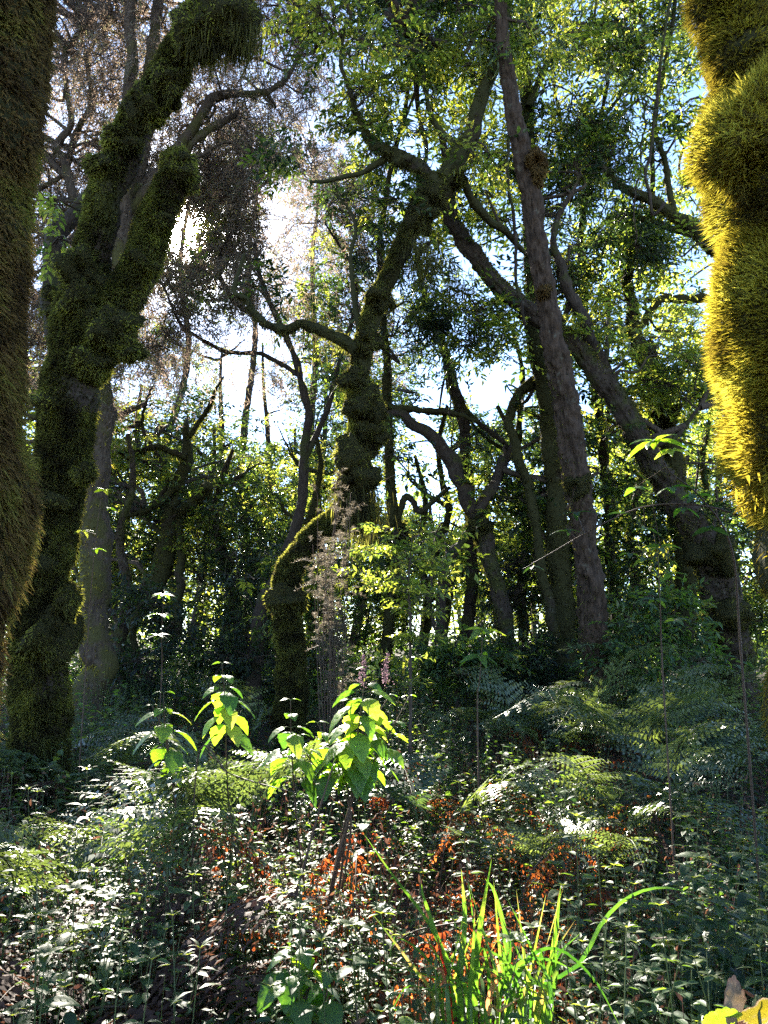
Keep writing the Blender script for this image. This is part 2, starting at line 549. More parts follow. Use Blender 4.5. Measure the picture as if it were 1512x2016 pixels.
M['grass'] = leaf_mat('sedge_blade', [(0, (.05, .11, .02)), (1, (.10, .16, .04))], [(0, (.05, .16, .01)), (.6, (.18, .36, .02)), (.9, (.36, .46, .04)), (1, (.55, .36, .09))], .52, .40, .5, .5)
M['dry'] = leaf_mat('dry_blade', [(0, (.22, .10, .05)), (1, (.40, .25, .12))], [(0, (.60, .12, .05)), (1, (.65, .35, .12))], .5, .6, .2)
M['red'] = leaf_mat('red_stem', [(0, (.30, .02, .015)), (1, (.40, .03, .02))], [(0, (.65, .03, .015)), (1, (.65, .05, .02))], .4, .4, .4)
M['yellow'] = leaf_mat('yellow_leaf', [(0, (.30, .23, .015)), (.5, (.32, .25, .03)), (.75, (.36, .27, .15)), (1, (.07, .035, .02))], [(0, (.36, .28, .015)), (.5, (.36, .28, .03)), (.75, (.5, .36, .22)), (1, (.12, .06, .04))], .5, .5, .4)
M['crumpled'] = leaf_mat('crumpled_leaf', [(0, (.20, .13, .07)), (.5, (.26, .18, .12)), (1, (.10, .06, .05))], [(0, (.3, .2, .1)), (1, (.2, .12, .08))], .3, .7, .2)
M['flower'] = leaf_mat('mauve_flower', [(0, (.14, .08, .10)), (1, (.26, .15, .20))], [(0, (.25, .14, .17)), (1, (.38, .24, .28))], .5, .7, .2)
M['moss_olive'] = leaf_mat('olive_moss', [(0, (.026, .022, .012)), (.5, (.060, .058, .021)), (1, (.115, .118, .036))], [(0, (.08, .07, .018)), (.5, (.22, .22, .035)), (1, (.50, .50, .07))], .5, .8, .1)
M['moss_gold'] = leaf_mat('golden_moss', [(0, (.05, .042, .012)), (.5, (.16, .13, .025)), (1, (.30, .26, .04))], [(0, (.22, .16, .02)), (.5, (.52, .42, .035)), (1, (.66, .58, .07))], .56, .7, .12)
M['moss_brown'] = leaf_mat('brown_moss', [(0, (.045, .028, .014)), (.5, (.15, .095, .035)), (1, (.17, .15, .035))], [(0, (.14, .09, .03)), (.6, (.26, .18, .05)), (1, (.30, .30, .05))], .45, .8, .1)

def bark_mat(name, c0, c1, moss, amount, scale=9.0):
    m, n, l, p = newmat(name)
    tc = n.new('ShaderNodeTexCoord')
    mp = n.new('ShaderNodeMapping'); mp.inputs['Scale'].default_value = (1, 1, .28)
    l.new(tc.outputs['Object'], mp.inputs[0])
    n1 = n.new('ShaderNodeTexNoise'); n1.inputs['Scale'].default_value = scale * 4; n1.inputs['Detail'].default_value = 6
    n1.inputs['Roughness'].default_value = .65
    l.new(mp.outputs[0], n1.inputs['Vector'])
    vo = n.new('ShaderNodeTexVoronoi'); vo.feature = 'DISTANCE_TO_EDGE'; vo.inputs['Scale'].default_value = scale * 3
    l.new(mp.outputs[0], vo.inputs['Vector'])
    r = ramp(n, [(.3, c0), (.7, c1)])
    l.new(n1.outputs['Fac'], r.inputs[0])
    n2 = n.new('ShaderNodeTexNoise'); n2.inputs['Scale'].default_value = 2.6; n2.inputs['Detail'].default_value = 5; n2.inputs['Roughness'].default_value = .6
    l.new(tc.outputs['Object'], n2.inputs['Vector'])
    ms = ramp(n, [(max(0, .72 - amount * .5), (0, 0, 0)), (min(1, .82 - amount * .5), (1, 1, 1))])
    l.new(n2.outputs['Fac'], ms.inputs[0])
    lc = n.new('ShaderNodeTexNoise'); lc.inputs['Scale'].default_value = 14; lc.inputs['Detail'].default_value = 4
    l.new(tc.outputs['Object'], lc.inputs['Vector'])
    lr = ramp(n, [(.62, (0, 0, 0)), (.70, (.55, .55, .55))])
    l.new(lc.outputs['Fac'], lr.inputs[0])
    m1 = n.new('ShaderNodeMixRGB'); m1.inputs[2].default_value = (.12, .115, .085, 1)
    l.new(lr.outputs[0], m1.inputs[0]); l.new(r.outputs[0], m1.inputs[1])
    m2 = n.new('ShaderNodeMixRGB'); m2.inputs[2].default_value = (*moss, 1)
    l.new(ms.outputs[0], m2.inputs[0]); l.new(m1.outputs[0], m2.inputs[1])
    l.new(m2.outputs[0], p.inputs['Base Color'])
    p.inputs['Roughness'].default_value = .85
    p.inputs['Specular IOR Level'].default_value = .2
    ad = n.new('ShaderNodeMath'); ad.operation = 'MULTIPLY_ADD'; ad.inputs[1].default_value = 1.2
    l.new(vo.outputs[0], ad.inputs[0]); l.new(n1.outputs['Fac'], ad.inputs[2])
    bp = n.new('ShaderNodeBump'); bp.inputs['Strength'].default_value = .9; bp.inputs['Distance'].default_value = .02
    l.new(ad.outputs[0], bp.inputs['Height']); l.new(bp.outputs[0], p.inputs['Normal'])
    return m

M['bark'] = bark_mat('dark_bark', (.018, .013, .010), (.062, .045, .034), (.042, .045, .013), .40)
M['barkmoss'] = bark_mat('mossy_bark', (.014, .010, .007), (.050, .036, .024), (.034, .033, .011), .75)  # dark brown-olive ground, toned so gaps between fibres look like shaded moss
M['barkbrown'] = bark_mat('brown_flaky_bark', (.015, .010, .007), (.085, .056, .039), (.05, .052, .016), .15, 7)
M['barkpale'] = bark_mat('grey_bark', (.028, .020, .015), (.10, .073, .052), (.06, .055, .018), .5)
M['twig'] = bark_mat('twig_bark', (.035, .025, .02), (.10, .075, .055), (.06, .06, .02), .3)
M['stem'] = leaf_mat('green_stem', [(0, (.05, .07, .025)), (1, (.10, .12, .04))], [(0, (.1, .15, .02)), (1, (.2, .3, .04))], .25, .5, .4)
M['brownstem'] = leaf_mat('brown_stem', [(0, (.05, .03, .02)), (1, (.12, .075, .05))], [(0, (.08, .04, .02)), (1, (.12, .07, .04))], .15, .6, .3)

def soil_mat():
    m, n, l, p = newmat('leaf_litter')
    tc = n.new('ShaderNodeTexCoord')
    a = n.new('ShaderNodeTexNoise'); a.inputs['Scale'].default_value = 22; a.inputs['Detail'].default_value = 7
    b = n.new('ShaderNodeTexVoronoi'); b.inputs['Scale'].default_value = 30
    l.new(tc.outputs['Object'], a.inputs['Vector']); l.new(tc.outputs['Object'], b.inputs['Vector'])
    r = ramp(n, [(.3, (.018, .013, .008)), (.55, (.05, .032, .018)), (.8, (.05, .055, .02))])
    l.new(a.outputs['Fac'], r.inputs[0]); l.new(r.outputs[0], p.inputs['Base Color'])
    p.inputs['Roughness'].default_value = .95
    bp = n.new('ShaderNodeBump'); bp.inputs['Strength'].default_value = .8; bp.inputs['Distance'].default_value = .04
    l.new(b.outputs['Distance'], bp.inputs['Height']); l.new(bp.outputs[0], p.inputs['Normal'])
    return m
M['soil'] = soil_mat()

# ------------------------------------------------------------------ ground
def gz(x, y):
    x = np.asarray(x, float); y = np.asarray(y, float)
    return .055 * np.clip(y, 0, 27) + .012 * np.clip(y - 27, 0, 400) + .07 * np.sin(.8 * x + .5 * y + 1) + .05 * np.sin(1.9 * x - .7 * y) + .04 * np.sin(2.3 * y + x)

ax = np.concatenate([-np.geomspace(120, 8, 14), np.linspace(-7.8, 7.8, 79), np.geomspace(8, 120, 14)])
ay = np.concatenate([-np.geomspace(60, 3, 8), np.linspace(-2.8, 16, 95), np.geomspace(16.4, 160, 24)])
gx, gy = np.meshgrid(ax, ay)
gm = MB()
i, j = np.meshgrid(np.arange(len(ay) - 1), np.arange(len(ax) - 1), indexing='ij')
a = (i * len(ax) + j).ravel()
gm.add(np.stack([gx, gy, gz(gx, gy)], -1).reshape(-1, 3), np.stack([a, a + 1, a + 1 + len(ax), a + len(ax)], -1))
go = gm.build('ground', [M['soil']])
go['kind'] = 'structure'

# ------------------------------------------------------------------ trees
def px_path(pts, d0, d1):
    n = len(pts)
    d = np.linspace(d0, d1, n) if not isinstance(d0, (list, tuple)) else np.array(d0)
    P = np.array([at(p[0], p[1], d[i]) for i, p in enumerate(pts)])
    r = np.array([p[2] / 2 * d[i] / FPX for i, p in enumerate(pts)])
    return P, r

TREES = []
class Tree:
    def __init__(self, name, label, pts, d0, d1, seed, bark='barkmoss', lump=.12, amp=.05, sides=18, moss=None, rooted=True, group=None, flare=1.35, cat='tree', rough=(.10, .06)):
        self.rng = np.random.default_rng(seed)
        P, r = px_path(pts, d0, d1)
        r = r * (1.0 if sides == 72 else .86)
        if rooted:
            g = np.array([P[0][0], P[0][1], gz(P[0][0], P[0][1]) - .12])
            h = P[0][2] - g[2]
            if h > .05:
                lean = (P[0] - P[1]); lean[2] = 0
                g[:2] += lean[:2] * .25
                m = g * .45 + P[0] * .55
                P = np.vstack([g, m, P]); r = np.concatenate([[r[0] * flare, r[0] * 1.08], r])
        self.base = P[0].copy()
        self.root = thing(name, label, cat, P[0], group)
        self.paths = []
        self.bark = bark
        self.rough = rough
        TREES.append(self)
        self.mossy = MB()
        self.has_moss = False
        self.crown = MB()
        self.has_crown = False
        self.limb('trunk', P, r, sides, amp, lump)
    def limb(self, name, P, r, sides=10, amp=.07, lump=.15, rough=None):
        L = np.linalg.norm(np.diff(P, axis=0), axis=1).sum()
        n = int(np.clip(L / max(np.median(r) * (.45 if sides < 20 else .16), .03), 12, 260))
        C = spline(P, n)
        u = np.linspace(0, len(r) - 1, n)
        rr = np.interp(u, np.arange(len(r)), r)
        mb = MB()
        w = self.rng.normal(size=(len(P) * 2 + 2, 3)) * np.median(r) * (.22 if sides < 40 else .07)
        wob = spline(w, n)
        wob[0] = 0
        C = C + wob * (np.minimum(np.arange(n), 6) / 6)[:, None]
        G = add_tube(mb, C, rr, sides, self.rng, amp, lump, rough=self.rough)
        shift(mb, self.base).build(name, [M[self.bark]], self.root)
        self.paths.append((C, rr, G))
        return C, rr, G
    def branch(self, pts, d0, d1, sides=8, amp=.10, lump=.18):
        P, r = px_path(pts, d0, d1)
        return self.limb('branch', P, r, sides, amp, lump)
    def moss(self, i, n, L, W, s0=0, s1=1, out=.6, down=.5, side=None, power=1.0, tint=(0, 1), jit=.4, patch=-1.2):
        C, rr, G = self.paths[i]
        P, N = surf_sample(C, G, n, self.rng, s0, s1)
        if side is not None:
            k = self.rng.random(n) < np.clip((N @ nz(side)) * .6 + .5, .03, 1) ** power
            P, N = P[k], N[k]
        # patchy: drop some cells
        q = np.sin(P[:, 0] * 9 + P[:, 2] * 5) + np.sin(P[:, 2] * 8 - P[:, 1] * 7 + 1) + self.rng.normal(size=len(P)) * .8
        k = q > patch
        add_fibres(self.mossy, P[k], N[k], L, W, self.rng, out, down, jit, tint)
        self.has_moss = True
    def cushion(self, px, py, rpx, d, mat, n=1400, L=.035, W=.006, tint=(0, 1), squash=.85, down=.35):
        best = None
        for C, rr, G in self.paths:
            x, y, dd = proj(C)
            e = np.hypot(x - px, y - py)
            k = int(e.argmin())
            if best is None or e[k] < best[0]:
                best = (e[k], dd[k], rr[k])
        rpx = rpx * 1.03
        d = best[1] - best[2] * .62 + rpx * best[1] / FPX * .12
        c = at(px, py, d)
        r = rpx * d / FPX
        rng = self.rng
        S, R_ = 26, 18
        th = np.linspace(0, 2 * math.pi, S, endpoint=False)[None]
        ph = np.linspace(.02, math.pi - .02, R_)[:, None]
        U = np.stack([np.sin(ph) * np.cos(th), np.sin(ph) * np.sin(th), np.cos(ph) + 0 * th], -1)
        dd = 1 + .10 * np.sin(3 * th + 2 * ph + rng.uniform(0, 6)) + .08 * np.sin(5 * ph + th * 2 + rng.uniform(0, 6)) + .05 * np.sin(4 * th - 3 * ph + rng.uniform(0, 6))
        dd = dd + .40 * fbm(U + rng.uniform(0, 50, 3), 1.6, 3, int(rng.integers(99)))
        G = U * (dd * r)[..., None] * np.array([rng.uniform(.75, 1.2), 1, squash * rng.uniform(.75, 1.35)])
        mb = MB()
        mb.add((G + c).reshape(-1, 3), grid_faces(R_, S), 0, .25)
        Gw = (G + c).reshape(-1, 3)
        a_, b_ = rng.integers(1, R_ - 1, n), rng.integers(0, S, n)
        w_ = rng.random((n, 2, 1))
        p_ = (Gw[a_ * S + b_] * (1 - w_[:, 0]) + Gw[(a_ + 1) * S + b_] * w_[:, 0]) * (1 - w_[:, 1]) + (Gw[a_ * S + (b_ + 1) % S] * (1 - w_[:, 0]) + Gw[(a_ + 1) * S + (b_ + 1) % S] * w_[:, 0]) * w_[:, 1]
        v = nz(p_ - c)
        add_fibres(mb, p_, v, L, W, rng, .75, down, .35, tint)
        shift(mb, self.base).build('moss_cushion', [M[mat]], self.root)
    def nearest(self, c):
        best = None
        for C, rr, G in self.paths:
            q = c - C
            d = np.linalg.norm(q, axis=1) + np.where(q[:, 2] < -.1, .5, 0)
            k = int(d.argmin())
            if best is None or d[k] < best[0]:
                best = (d[k], C[k])
        return best[1]
    def leaves(self, px, py, d, rpx, kind, n, tint=(0, 1), scale=1.0, thin=.8):
        c = at(px, py, d)
        self.blob(c, rpx * d / FPX, kind, n, tint, scale, thin)
    def blob(self, c, r, kind, n, tint=(0, 1), scale=1.0, thin=.8):
        add_blob(self.crown, c, r, n, kind, self.rng, scale, tint, attach=self.nearest(c), thin=thin)
        self.has_crown = True
    def hang(self, px, py, d, w, n, L, mat_tint=(0, .6)):
        """strands of moss hanging from a limb"""
        c = at(px, py, d)
        r = w * d / FPX
        P = c + self.rng.normal(size=(n, 3)) * r * .5
        add_fibres(self.mossy, P, np.tile([0, 0, -1.0], (n, 1)), L, .006, self.rng, .5, .8, .18, mat_tint)
        self.has_moss = True
    def done(self, moss='moss_olive', leaf='broad'):
        self.fin = (moss, leaf)
    def finish(self, moss, leaf):
        if self.has_moss:
            shift(self.mossy, self.base).build('moss', [M[moss]], self.root)
        if self.has_crown:
            shift(self.crown, self.base).build('crown', [M[leaf], M['twig']], self.root)
        return self.root

LEFT_UP = (-.7, -.1, .5)

# thick brown-mossed trunk cut by the photograph's side
tA = Tree('tree', 'thick trunk furred with brown moss, next to the leaning tree with moss cushions',
          [(-215, 1500, 330), (-186, 1290, 330), (-152, 1150, 330), (-138, 950, 330), (-132, 700, 320), (-125, 450, 320), (-108, 250, 330), (-92, 100, 330), (-82, -100, 330), (-65, -400, 300)],
          2.35, 2.35, 1, 'barkmoss', .0, .01, 72, rough=(.03, .055))
tA.moss(0, 200000, .042, .0062, 0, .92, .5, .7, (.5, -.8, 0), .6, (0, .8), .55, -9)
tA.moss(0, 30000, .06, .0060, .15, .55, .65, .9, (.5, -.8, 0), .6, (.4, 1), .45)
tA.done('moss_brown')

# leaning tree with moss cushions, left
tB = Tree('tree', 'leaning mossy tree with green moss cushions and a broken limb beside the sun',
          [(80, 1440, 124), (76, 1300, 124), (88, 1150, 112), (116, 980, 104), (138, 820, 124), (158, 680, 128), (172, 560, 100), (188, 470, 76), (212, 390, 74), (254, 280, 76), (312, 180, 78), (364, 95, 80), (412, 15, 92), (455, -80, 104), (500, -220, 100)],
          5.5, 5.0, 2, 'bark', .05, .03, 64, rough=(.14, .05))
tB.branch([(185, 690, 80), (236, 610, 84), (274, 520, 68), (312, 425, 62), (342, 360, 60), (352, 330, 50)], 5.3, 5.2, 18, .05, .14)
tB.branch([(158, 740, 50), (112, 620, 44), (122, 460, 36), (172, 390, 26)], 5.6, 5.7, 10, .06, .2)
tB.moss(0, 150000, .040, .008, 0, .38, .7, .4, (-.4, -.8, .3), .7, (0, .8), .45, -2)
tB.moss(0, 210000, .036, .008, .3, 1, .7, .4, (-.6, -.5, .5), 1.3, (0, .7), .45, -1.5)
tB.moss(1, 90000, .036, .008, 0, 1, .7, .35, (-.5, -.6, .4), .8, (.1, .8), .45, -2)
tB.moss(2, 1500, .04, .007, 0, 1, .6, .35, (-.6, 0, .6), .8, (.1, .8))
for (x, y, r) in ((283, 215, 46), (330, 160, 40), (240, 280, 34), (165, 540, 52), (354, 345, 38), (352, 322, 26), (225, 650, 40), (250, 690, 26), (112, 805, 36), (80, 985, 42), (160, 925, 24),
                  (390, 60, 46), (450, 40, 50), (200, 330, 30), (130, 600, 40), (180, 720, 42), (75, 1120, 50), (130, 1180, 28), (95, 1250, 60), (60, 1040, 30), (310, 440, 28), (276, 520, 30), (165, 590, 44)):
    tB.cushion(x, y, r, 5.22 if y > 700 else 5.05, 'moss_olive', int(500 + r * 40), .036, .007, (.2, 1.0))
tB.hang(470, 75, 5.0, 40, 900, .12)
tB.hang(400, 90, 5.0, 40, 500, .09)
tB.leaves(120, 390, 5.2, 26, 'broad', 14, (.6, 1), .7)
tB.leaves(110, 470, 5.2, 18, 'broad', 6, (.5, 1), .7)
tB.done('moss_olive')

# pale trunk behind it, rising into brown heath foliage
tC = Tree('heath_tree', 'pale grey heath tree behind the leaning mossy tree, with brown wispy foliage',
          [(188, 1235, 66), (182, 1100, 70), (190, 950, 60), (204, 800, 54), (218, 640, 46), (238, 480, 38), (254, 330, 32), (258, 180, 28), (256, 60, 26), (258, -100, 22)],
          8.5, 8.8, 3, 'barkpale', .12, .06, 16)
tC.branch([(232, 520, 26), (275, 330, 24), (295, 180, 24), (305, 40, 22), (310, -100, 16)], 8.8, 9.2)
tC.branch([(222, 600, 24), (170, 470, 22), (130, 330, 18), (110, 290, 16), (140, 240, 12), (130, 120, 9), (170, 40, 7)], 8.6, 9.4)
tC.branch([(130, 330, 14), (150, 260, 13), (180, 200, 10), (175, 110, 8), (215, 40, 6)], 9.2, 9.6)
tC.branch([(250, 420, 20), (330, 320, 20), (385, 240, 20), (430, 190, 18), (500, 185, 14), (560, 160, 10), (620, 60, 7)], 8.8, 9.6)
tC.branch([(260, 380, 18), (360, 300, 17), (420, 250, 15), (470, 220, 10)], 8.9, 9.3)
tC.moss(0, 5000, .05, .010, .05, .5, .6, .5, LEFT_UP, 1.0, (.3, 1))
for x, y, r, n in ((150, 70, 95, 75), (185, 190, 80, 50), (330, 60, 90, 75), (250, 110, 80, 50), (480, 190, 100, 75), (560, 90, 100, 80), (430, 250, 80, 45), (520, 330, 90, 60), (610, 210, 80, 50), (160, 20, 80, 50), (420, 120, 70, 40), (560, -60, 120, 60), (250, -60, 140, 70), (410, 350, 55, 24), (510, 30, 80, 40), (330, 250, 60, 25), (210, 300, 60, 24)):
    tC.leaves(x, y, 9.4 + .4 * math.sin(x), r, 'heath', int(n * 1.1), (0, .8), 1.1)
tC.done('moss_gold', 'heath')

# second heath tree, its foliage round and below the sun
tP = Tree('heath_tree', 'slim heath tree between leaning tree and centre trunk, grey brown wisps around the sun',
          [(505, 1250, 34), (520, 1180, 30), (560, 1100, 26), (590, 1000, 24), (600, 900, 22), (605, 820, 20), (590, 740, 16), (560, 660, 14), (520, 560, 12), (500, 480, 10)],
          10.5, 10.5, 4, 'bark', .15, .08, 12)
tP.branch([(600, 900, 14), (640, 820, 12), (660, 740, 10), (700, 600, 8), (690, 520, 6), (640, 440, 4)], 10.5, 10.6)
tP.branch([(560, 660, 12), (470, 600, 10), (430, 520, 8), (470, 420, 7), (450, 380, 6)], 10.5, 10.4)
tP.branch([(590, 740, 10), (520, 700, 9), (440, 690, 8), (360, 640, 6), (320, 560, 5)], 10.5, 10.6)
for x, y, r, n in ((560, 440, 90, 60), (640, 420, 80, 55), (490, 545, 80, 55), (590, 560, 90, 60), (350, 610, 70, 45), (430, 700, 70, 45), (330, 690, 70, 45), (480, 460, 60, 25), (640, 520, 70, 40), (400, 560, 60, 22), (330, 540, 40, 18), (520, 640, 70, 35)):
    tP.leaves(x, y, 10.5 + .4 * math.sin(x), r, 'heath', int(n * 2.6), (0, .75), 1.15)
tP.done('moss_olive', 'heath')

# distant many-branched tree
tD = Tree('tree', 'crooked mossy tree with jagged side branches, between the pale trunk and the centre trunk',
          [(258, 1235, 40), (290, 1165, 44), (330, 1090, 46), (342, 1000, 40), (362, 930, 30), (371, 870, 22), (364, 830, 9)],
          12, 12.2, 5, 'barkmoss', .16, .08, 14)
tD.branch([(350, 1010, 24), (395, 975, 24), (415, 955, 18)], 12, 11.6)
tD.branch([(345, 960, 14), (300, 1000, 12), (250, 1015, 8)], 12, 11.6)
tD.branch([(368, 900, 14), (310, 880, 12), (260, 890, 10), (222, 885, 7)], 12, 12)
tD.branch([(372, 860, 12), (415, 790, 8), (440, 740, 3)], 12, 12.4)
tD.branch([(335, 1060, 12), (290, 1020, 10), (330, 940, 8), (280, 840, 7), (300, 760, 5)], 12, 12.4)
tD.branch([(350, 1255, 18), (353, 1160, 17), (356, 1070, 16), (350, 1010, 14)], 11.8, 12)
tD.moss(0, 5000, .06, .012, 0, .8, .6, .4, LEFT_UP, 1, (.2, .9))
tD.moss(1, 900, .06, .012, 0, 1, .6, .5, None, 1, (.0, .6))
for k in range(3, 6):
    tD.moss(k - 1, 500, .08, .012, 0, 1, .4, .9, None, 1, (0, .5))
for x, y, r, n, t in ((330, 760, 80, 80, (0, .6)), (430, 770, 90, 90, (0, .6)), (270, 840, 70, 60, (.3, 1)), (460, 880, 90, 80, (0, .5)), (420, 1020, 80, 70, (0, .5)), (300, 1060, 60, 50, (0, .6)), (470, 980, 80, 70, (0, .5)), (250, 940, 60, 45, (.2, .9)), (350, 680, 60, 40, (.2, 1)), (480, 1090, 80, 70, (0, .4)), (400, 1130, 70, 50, (0, .4))):
    tD.leaves(x, y, 12.2 + .6 * math.sin(x * 3), r, 'small' if n > 75 else 'broad', int(n * 1.3), t, 1.0)
tD.done('moss_olive')

# the centre tree
tE = Tree('tree', 'crooked mossy tree in the centre, moss hanging from the bend of its trunk',
          [(572, 1400, 72), (572, 1260, 64), (566, 1170, 60), (578, 1105, 56), (616, 1060, 50), (664, 1018, 50), (697, 965, 58), (706, 890, 58), (712, 830, 56), (706, 760, 46), (717, 680, 46), (742, 600, 40), (776, 520, 42), (816, 440, 46), (862, 378, 58), (905, 310, 46), (933, 245, 36), (953, 175, 32), (982, 105, 28), (1000, -60, 22)],
          8.0, 7.7, 6, 'barkmoss', .10, .04, 44, rough=(.14, .12))
tE.branch([(702, 690, 26), (645, 656, 24), (592, 640, 20), (546, 646, 17), (510, 626, 14), (484, 590, 11), (462, 570, 9), (480, 500, 6)], 7.8, 8.0)
tE.branch([(870, 372, 34), (832, 335, 30), (795, 316, 30), (764, 302, 25), (735, 282, 18), (712, 240, 14), (690, 190, 11), (672, 110, 8), (690, 30, 6)], 7.7, 7.9)
tE.branch([(770, 305, 16), (730, 330, 12), (680, 350, 9), (610, 360, 6)], 7.8, 7.9)
tE.branch([(712, 700, 14), (690, 520, 9), (700, 440, 7), (660, 380, 5)], 7.8, 8.3)
tE.branch([(905, 300, 14), (850, 230, 10), (830, 130, 8), (800, 40, 6)], 7.7, 8.1)
tE.branch([(900, 330, 16), (950, 420, 18), (1000, 462, 14), (1060, 520, 8)], 7.7, 8.6)
tE.moss(0, 80000, .038, .010, 0, .36, .7, .4, (-.3, -.8, .3), .6, (0, .8), .45, -2)
tE.moss(0, 80000, .036, .010, .3, .78, .6, .4, (-.7, -.1, .5), 1.2, (.1, .9))
tE.moss(0, 2500, .04, .008, .78, 1, .6, .4, LEFT_UP, 1.4, (.1, .9))
tE.moss(1, 1500, .05, .009, 0, .8, .5, .7, None, 1, (0, .6))
tE.moss(2, 1500, .05, .009, 0, .8, .5, .7, None, 1, (0, .6))
for x, y, r in ((722, 672, 32), (715, 795, 36), (735, 855, 30), (695, 895, 38), (705, 940, 36), (830, 420, 30), (900, 355, 18), (748, 590, 26), (570, 1180, 34), (700, 745, 28), (850, 385, 26)):
    tE.cushion(x, y, r, 7.72, 'moss_olive', int(400 + r * 26), .045, .008, (.1, .9))
tE.hang(706, 1005, 7.8, 44, 1500, .16)
tE.hang(712, 985, 7.8, 30, 500, .26, (0, .4))
tE.hang(835, 505, 7.7, 40, 500, .14)
tE.hang(600, 650, 7.9, 60, 300, .10)
for x, y, r, n, t, k in ((640, 70, 80, 70, (.3, 1), 'broad'), (720, 90, 90, 80, (.2, 1), 'broad'), (690, 190, 80, 60, (.4, 1), 'broad'), (850, 190, 80, 60, (.5, 1), 'broad'), (760, 220, 70, 50, (.3, 1), 'broad'),
                         (830, 270, 55, 35, (.5, 1), 'broad'), (905, 90, 70, 55, (.2, .9), 'broad'), (900, 20, 80, 60, (0, .8), 'broad'), (600, 300, 45, 34, (.1, .7), 'broad'), (640, 340, 60, 40, (.0, .6), 'broad'),
                         (560, 330, 40, 25, (.5, 1), 'broad'), (700, 400, 70, 45, (0, .7), 'broad'), (680, 480, 60, 40, (0, .5), 'broad'), (770, 390, 60, 36, (.3, 1), 'broad'), (730, 310, 50, 35, (0, .5), 'broad'),
                         (960, 300, 55, 34, (.3, 1), 'broad'), (940, 380, 55, 36, (.3, 1), 'broad'), (1000, 430, 50, 30, (.2, .9), 'broad'), (560, 560, 60, 40, (0, .5), 'broad'), (640, 600, 50, 34, (0, .5), 'broad'),
                         (700, -60, 150, 130, (0, .9), 'broad'), (880, -70, 150, 130, (0, .9), 'broad')):
    tE.leaves(x, y, 8.1 + .5 * math.sin(x * 2.1), r, k, int(n * .95), t)
tE.done('moss_olive')

# dark lance-leaved clumps hang from a slim tree standing further back
tQ = Tree('tree', 'slim dark tree with hanging clumps of narrow leaves, behind the centre trunk',
          [(760, 1275, 26), (775, 1150, 24), (780, 1050, 30), (770, 950, 24), (765, 850, 22), (764, 720, 18), (755, 620, 16), (748, 500, 14), (760, 380, 12), (790, 250, 10), (810, 120, 8), (820, 0, 6)],
          11, 9.2, 7, 'barkmoss', .2, .08, 12)
tQ.branch([(780, 1030, 14), (800, 980, 13), (826, 1006, 12), (850, 990, 10), (885, 962, 8)], 10.6, 10.4)
tQ.branch([(765, 800, 12), (830, 808, 11), (900, 815, 9), (940, 830, 7)], 10.2, 10.2)
tQ.branch([(790, 250, 7), (830, 150, 6), (860, 60, 5)], 9.4, 9.4)
tQ.cushion(784, 1050, 24, 10.7, 'moss_olive', 900, .05, .011)
tQ.moss(0, 5000, .05, .011, 0, .7, .6, .5, None, 1, (0, .7))
for x, y, r, n in ((820, 60, 70, 46), (790, 150, 60, 36), (870, 20, 60, 40), (640, 640, 45, 26), (600, 600, 50, 26), (690, 570, 50, 26), (760, 60, 60, 34), (840, 120, 50, 24), (880, 590, 60, 40), (850, 650, 50, 30), (900, 680, 60, 34), (730, 450, 50, 26), (800, 330, 50, 24), (850, 500, 50, 30)):
    tQ.leaves(x, y, 9.4 + .4 * math.sin(x), r, 'lance', int(n * 1.3), (0, .8), 1.0)
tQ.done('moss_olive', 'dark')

# long leaning trunk, right
tF = Tree('tree', 'long dark trunk leaning across behind the straight trunk, its foot mossy',
          [(1445, 1285, 80), (1412, 1150, 80), (1378, 1060, 72), (1312, 960, 56), (1268, 880, 52), (1218, 790, 52), (1162, 720, 47), (1108, 660, 44), (1040, 610, 41), (980, 560, 41), (930, 500, 42), (896, 450, 38), (884, 400, 30), (882, 330, 22), (860, 230, 14)],
          9.0, 8.4, 8, 'bark', .12, .05, 40, rough=(.26, .12))
tF.branch([(1208, 778, 30), (1180, 705, 28), (1145, 630, 26), (1110, 540, 20), (1090, 470, 15), (1120, 380, 10)], 8.85, 8.9)
tF.branch([(1270, 880, 16), (1330, 860, 10), (1380, 800, 7)], 8.9, 8.7)
tF.moss(0, 12000, .045, .010, 0, .38, .6, .45, None, 1, (0, .7))
tF.moss(0, 9000, .04, .009, .38, 1, .6, .3, (.4, -.1, .8), 1.6, (.1, .9))
tF.cushion(1405, 1090, 44, 8.9, 'moss_olive', 1500, .05, .010, (0, .6))
tF.cushion(1430, 1210, 44, 8.9, 'moss_olive', 1500, .05, .010, (0, .6))
tF.hang(900, 560, 8.4, 40, 300, .10)
for x, y, r, n, t in ((1150, 330, 90, 70, (0, .6)), (1120, 430, 80, 55, (.2, .9)), (1000, 340, 40, 24, (.5, 1)), (1240, 760, 70, 45, (.5, 1)), (1350, 790, 70, 50, (.2, .9)), (1300, 700, 60, 45, (.6, 1)), (940, 640, 70, 45, (.2, .8)), (990, 690, 60, 40, (.3, .9)), (1180, 640, 50, 32, (.4, 1))):
    tF.leaves(x, y, 9.1 + .4 * math.sin(x), r, 'broad', int(n * 1.3), t)
tF.done('moss_olive')

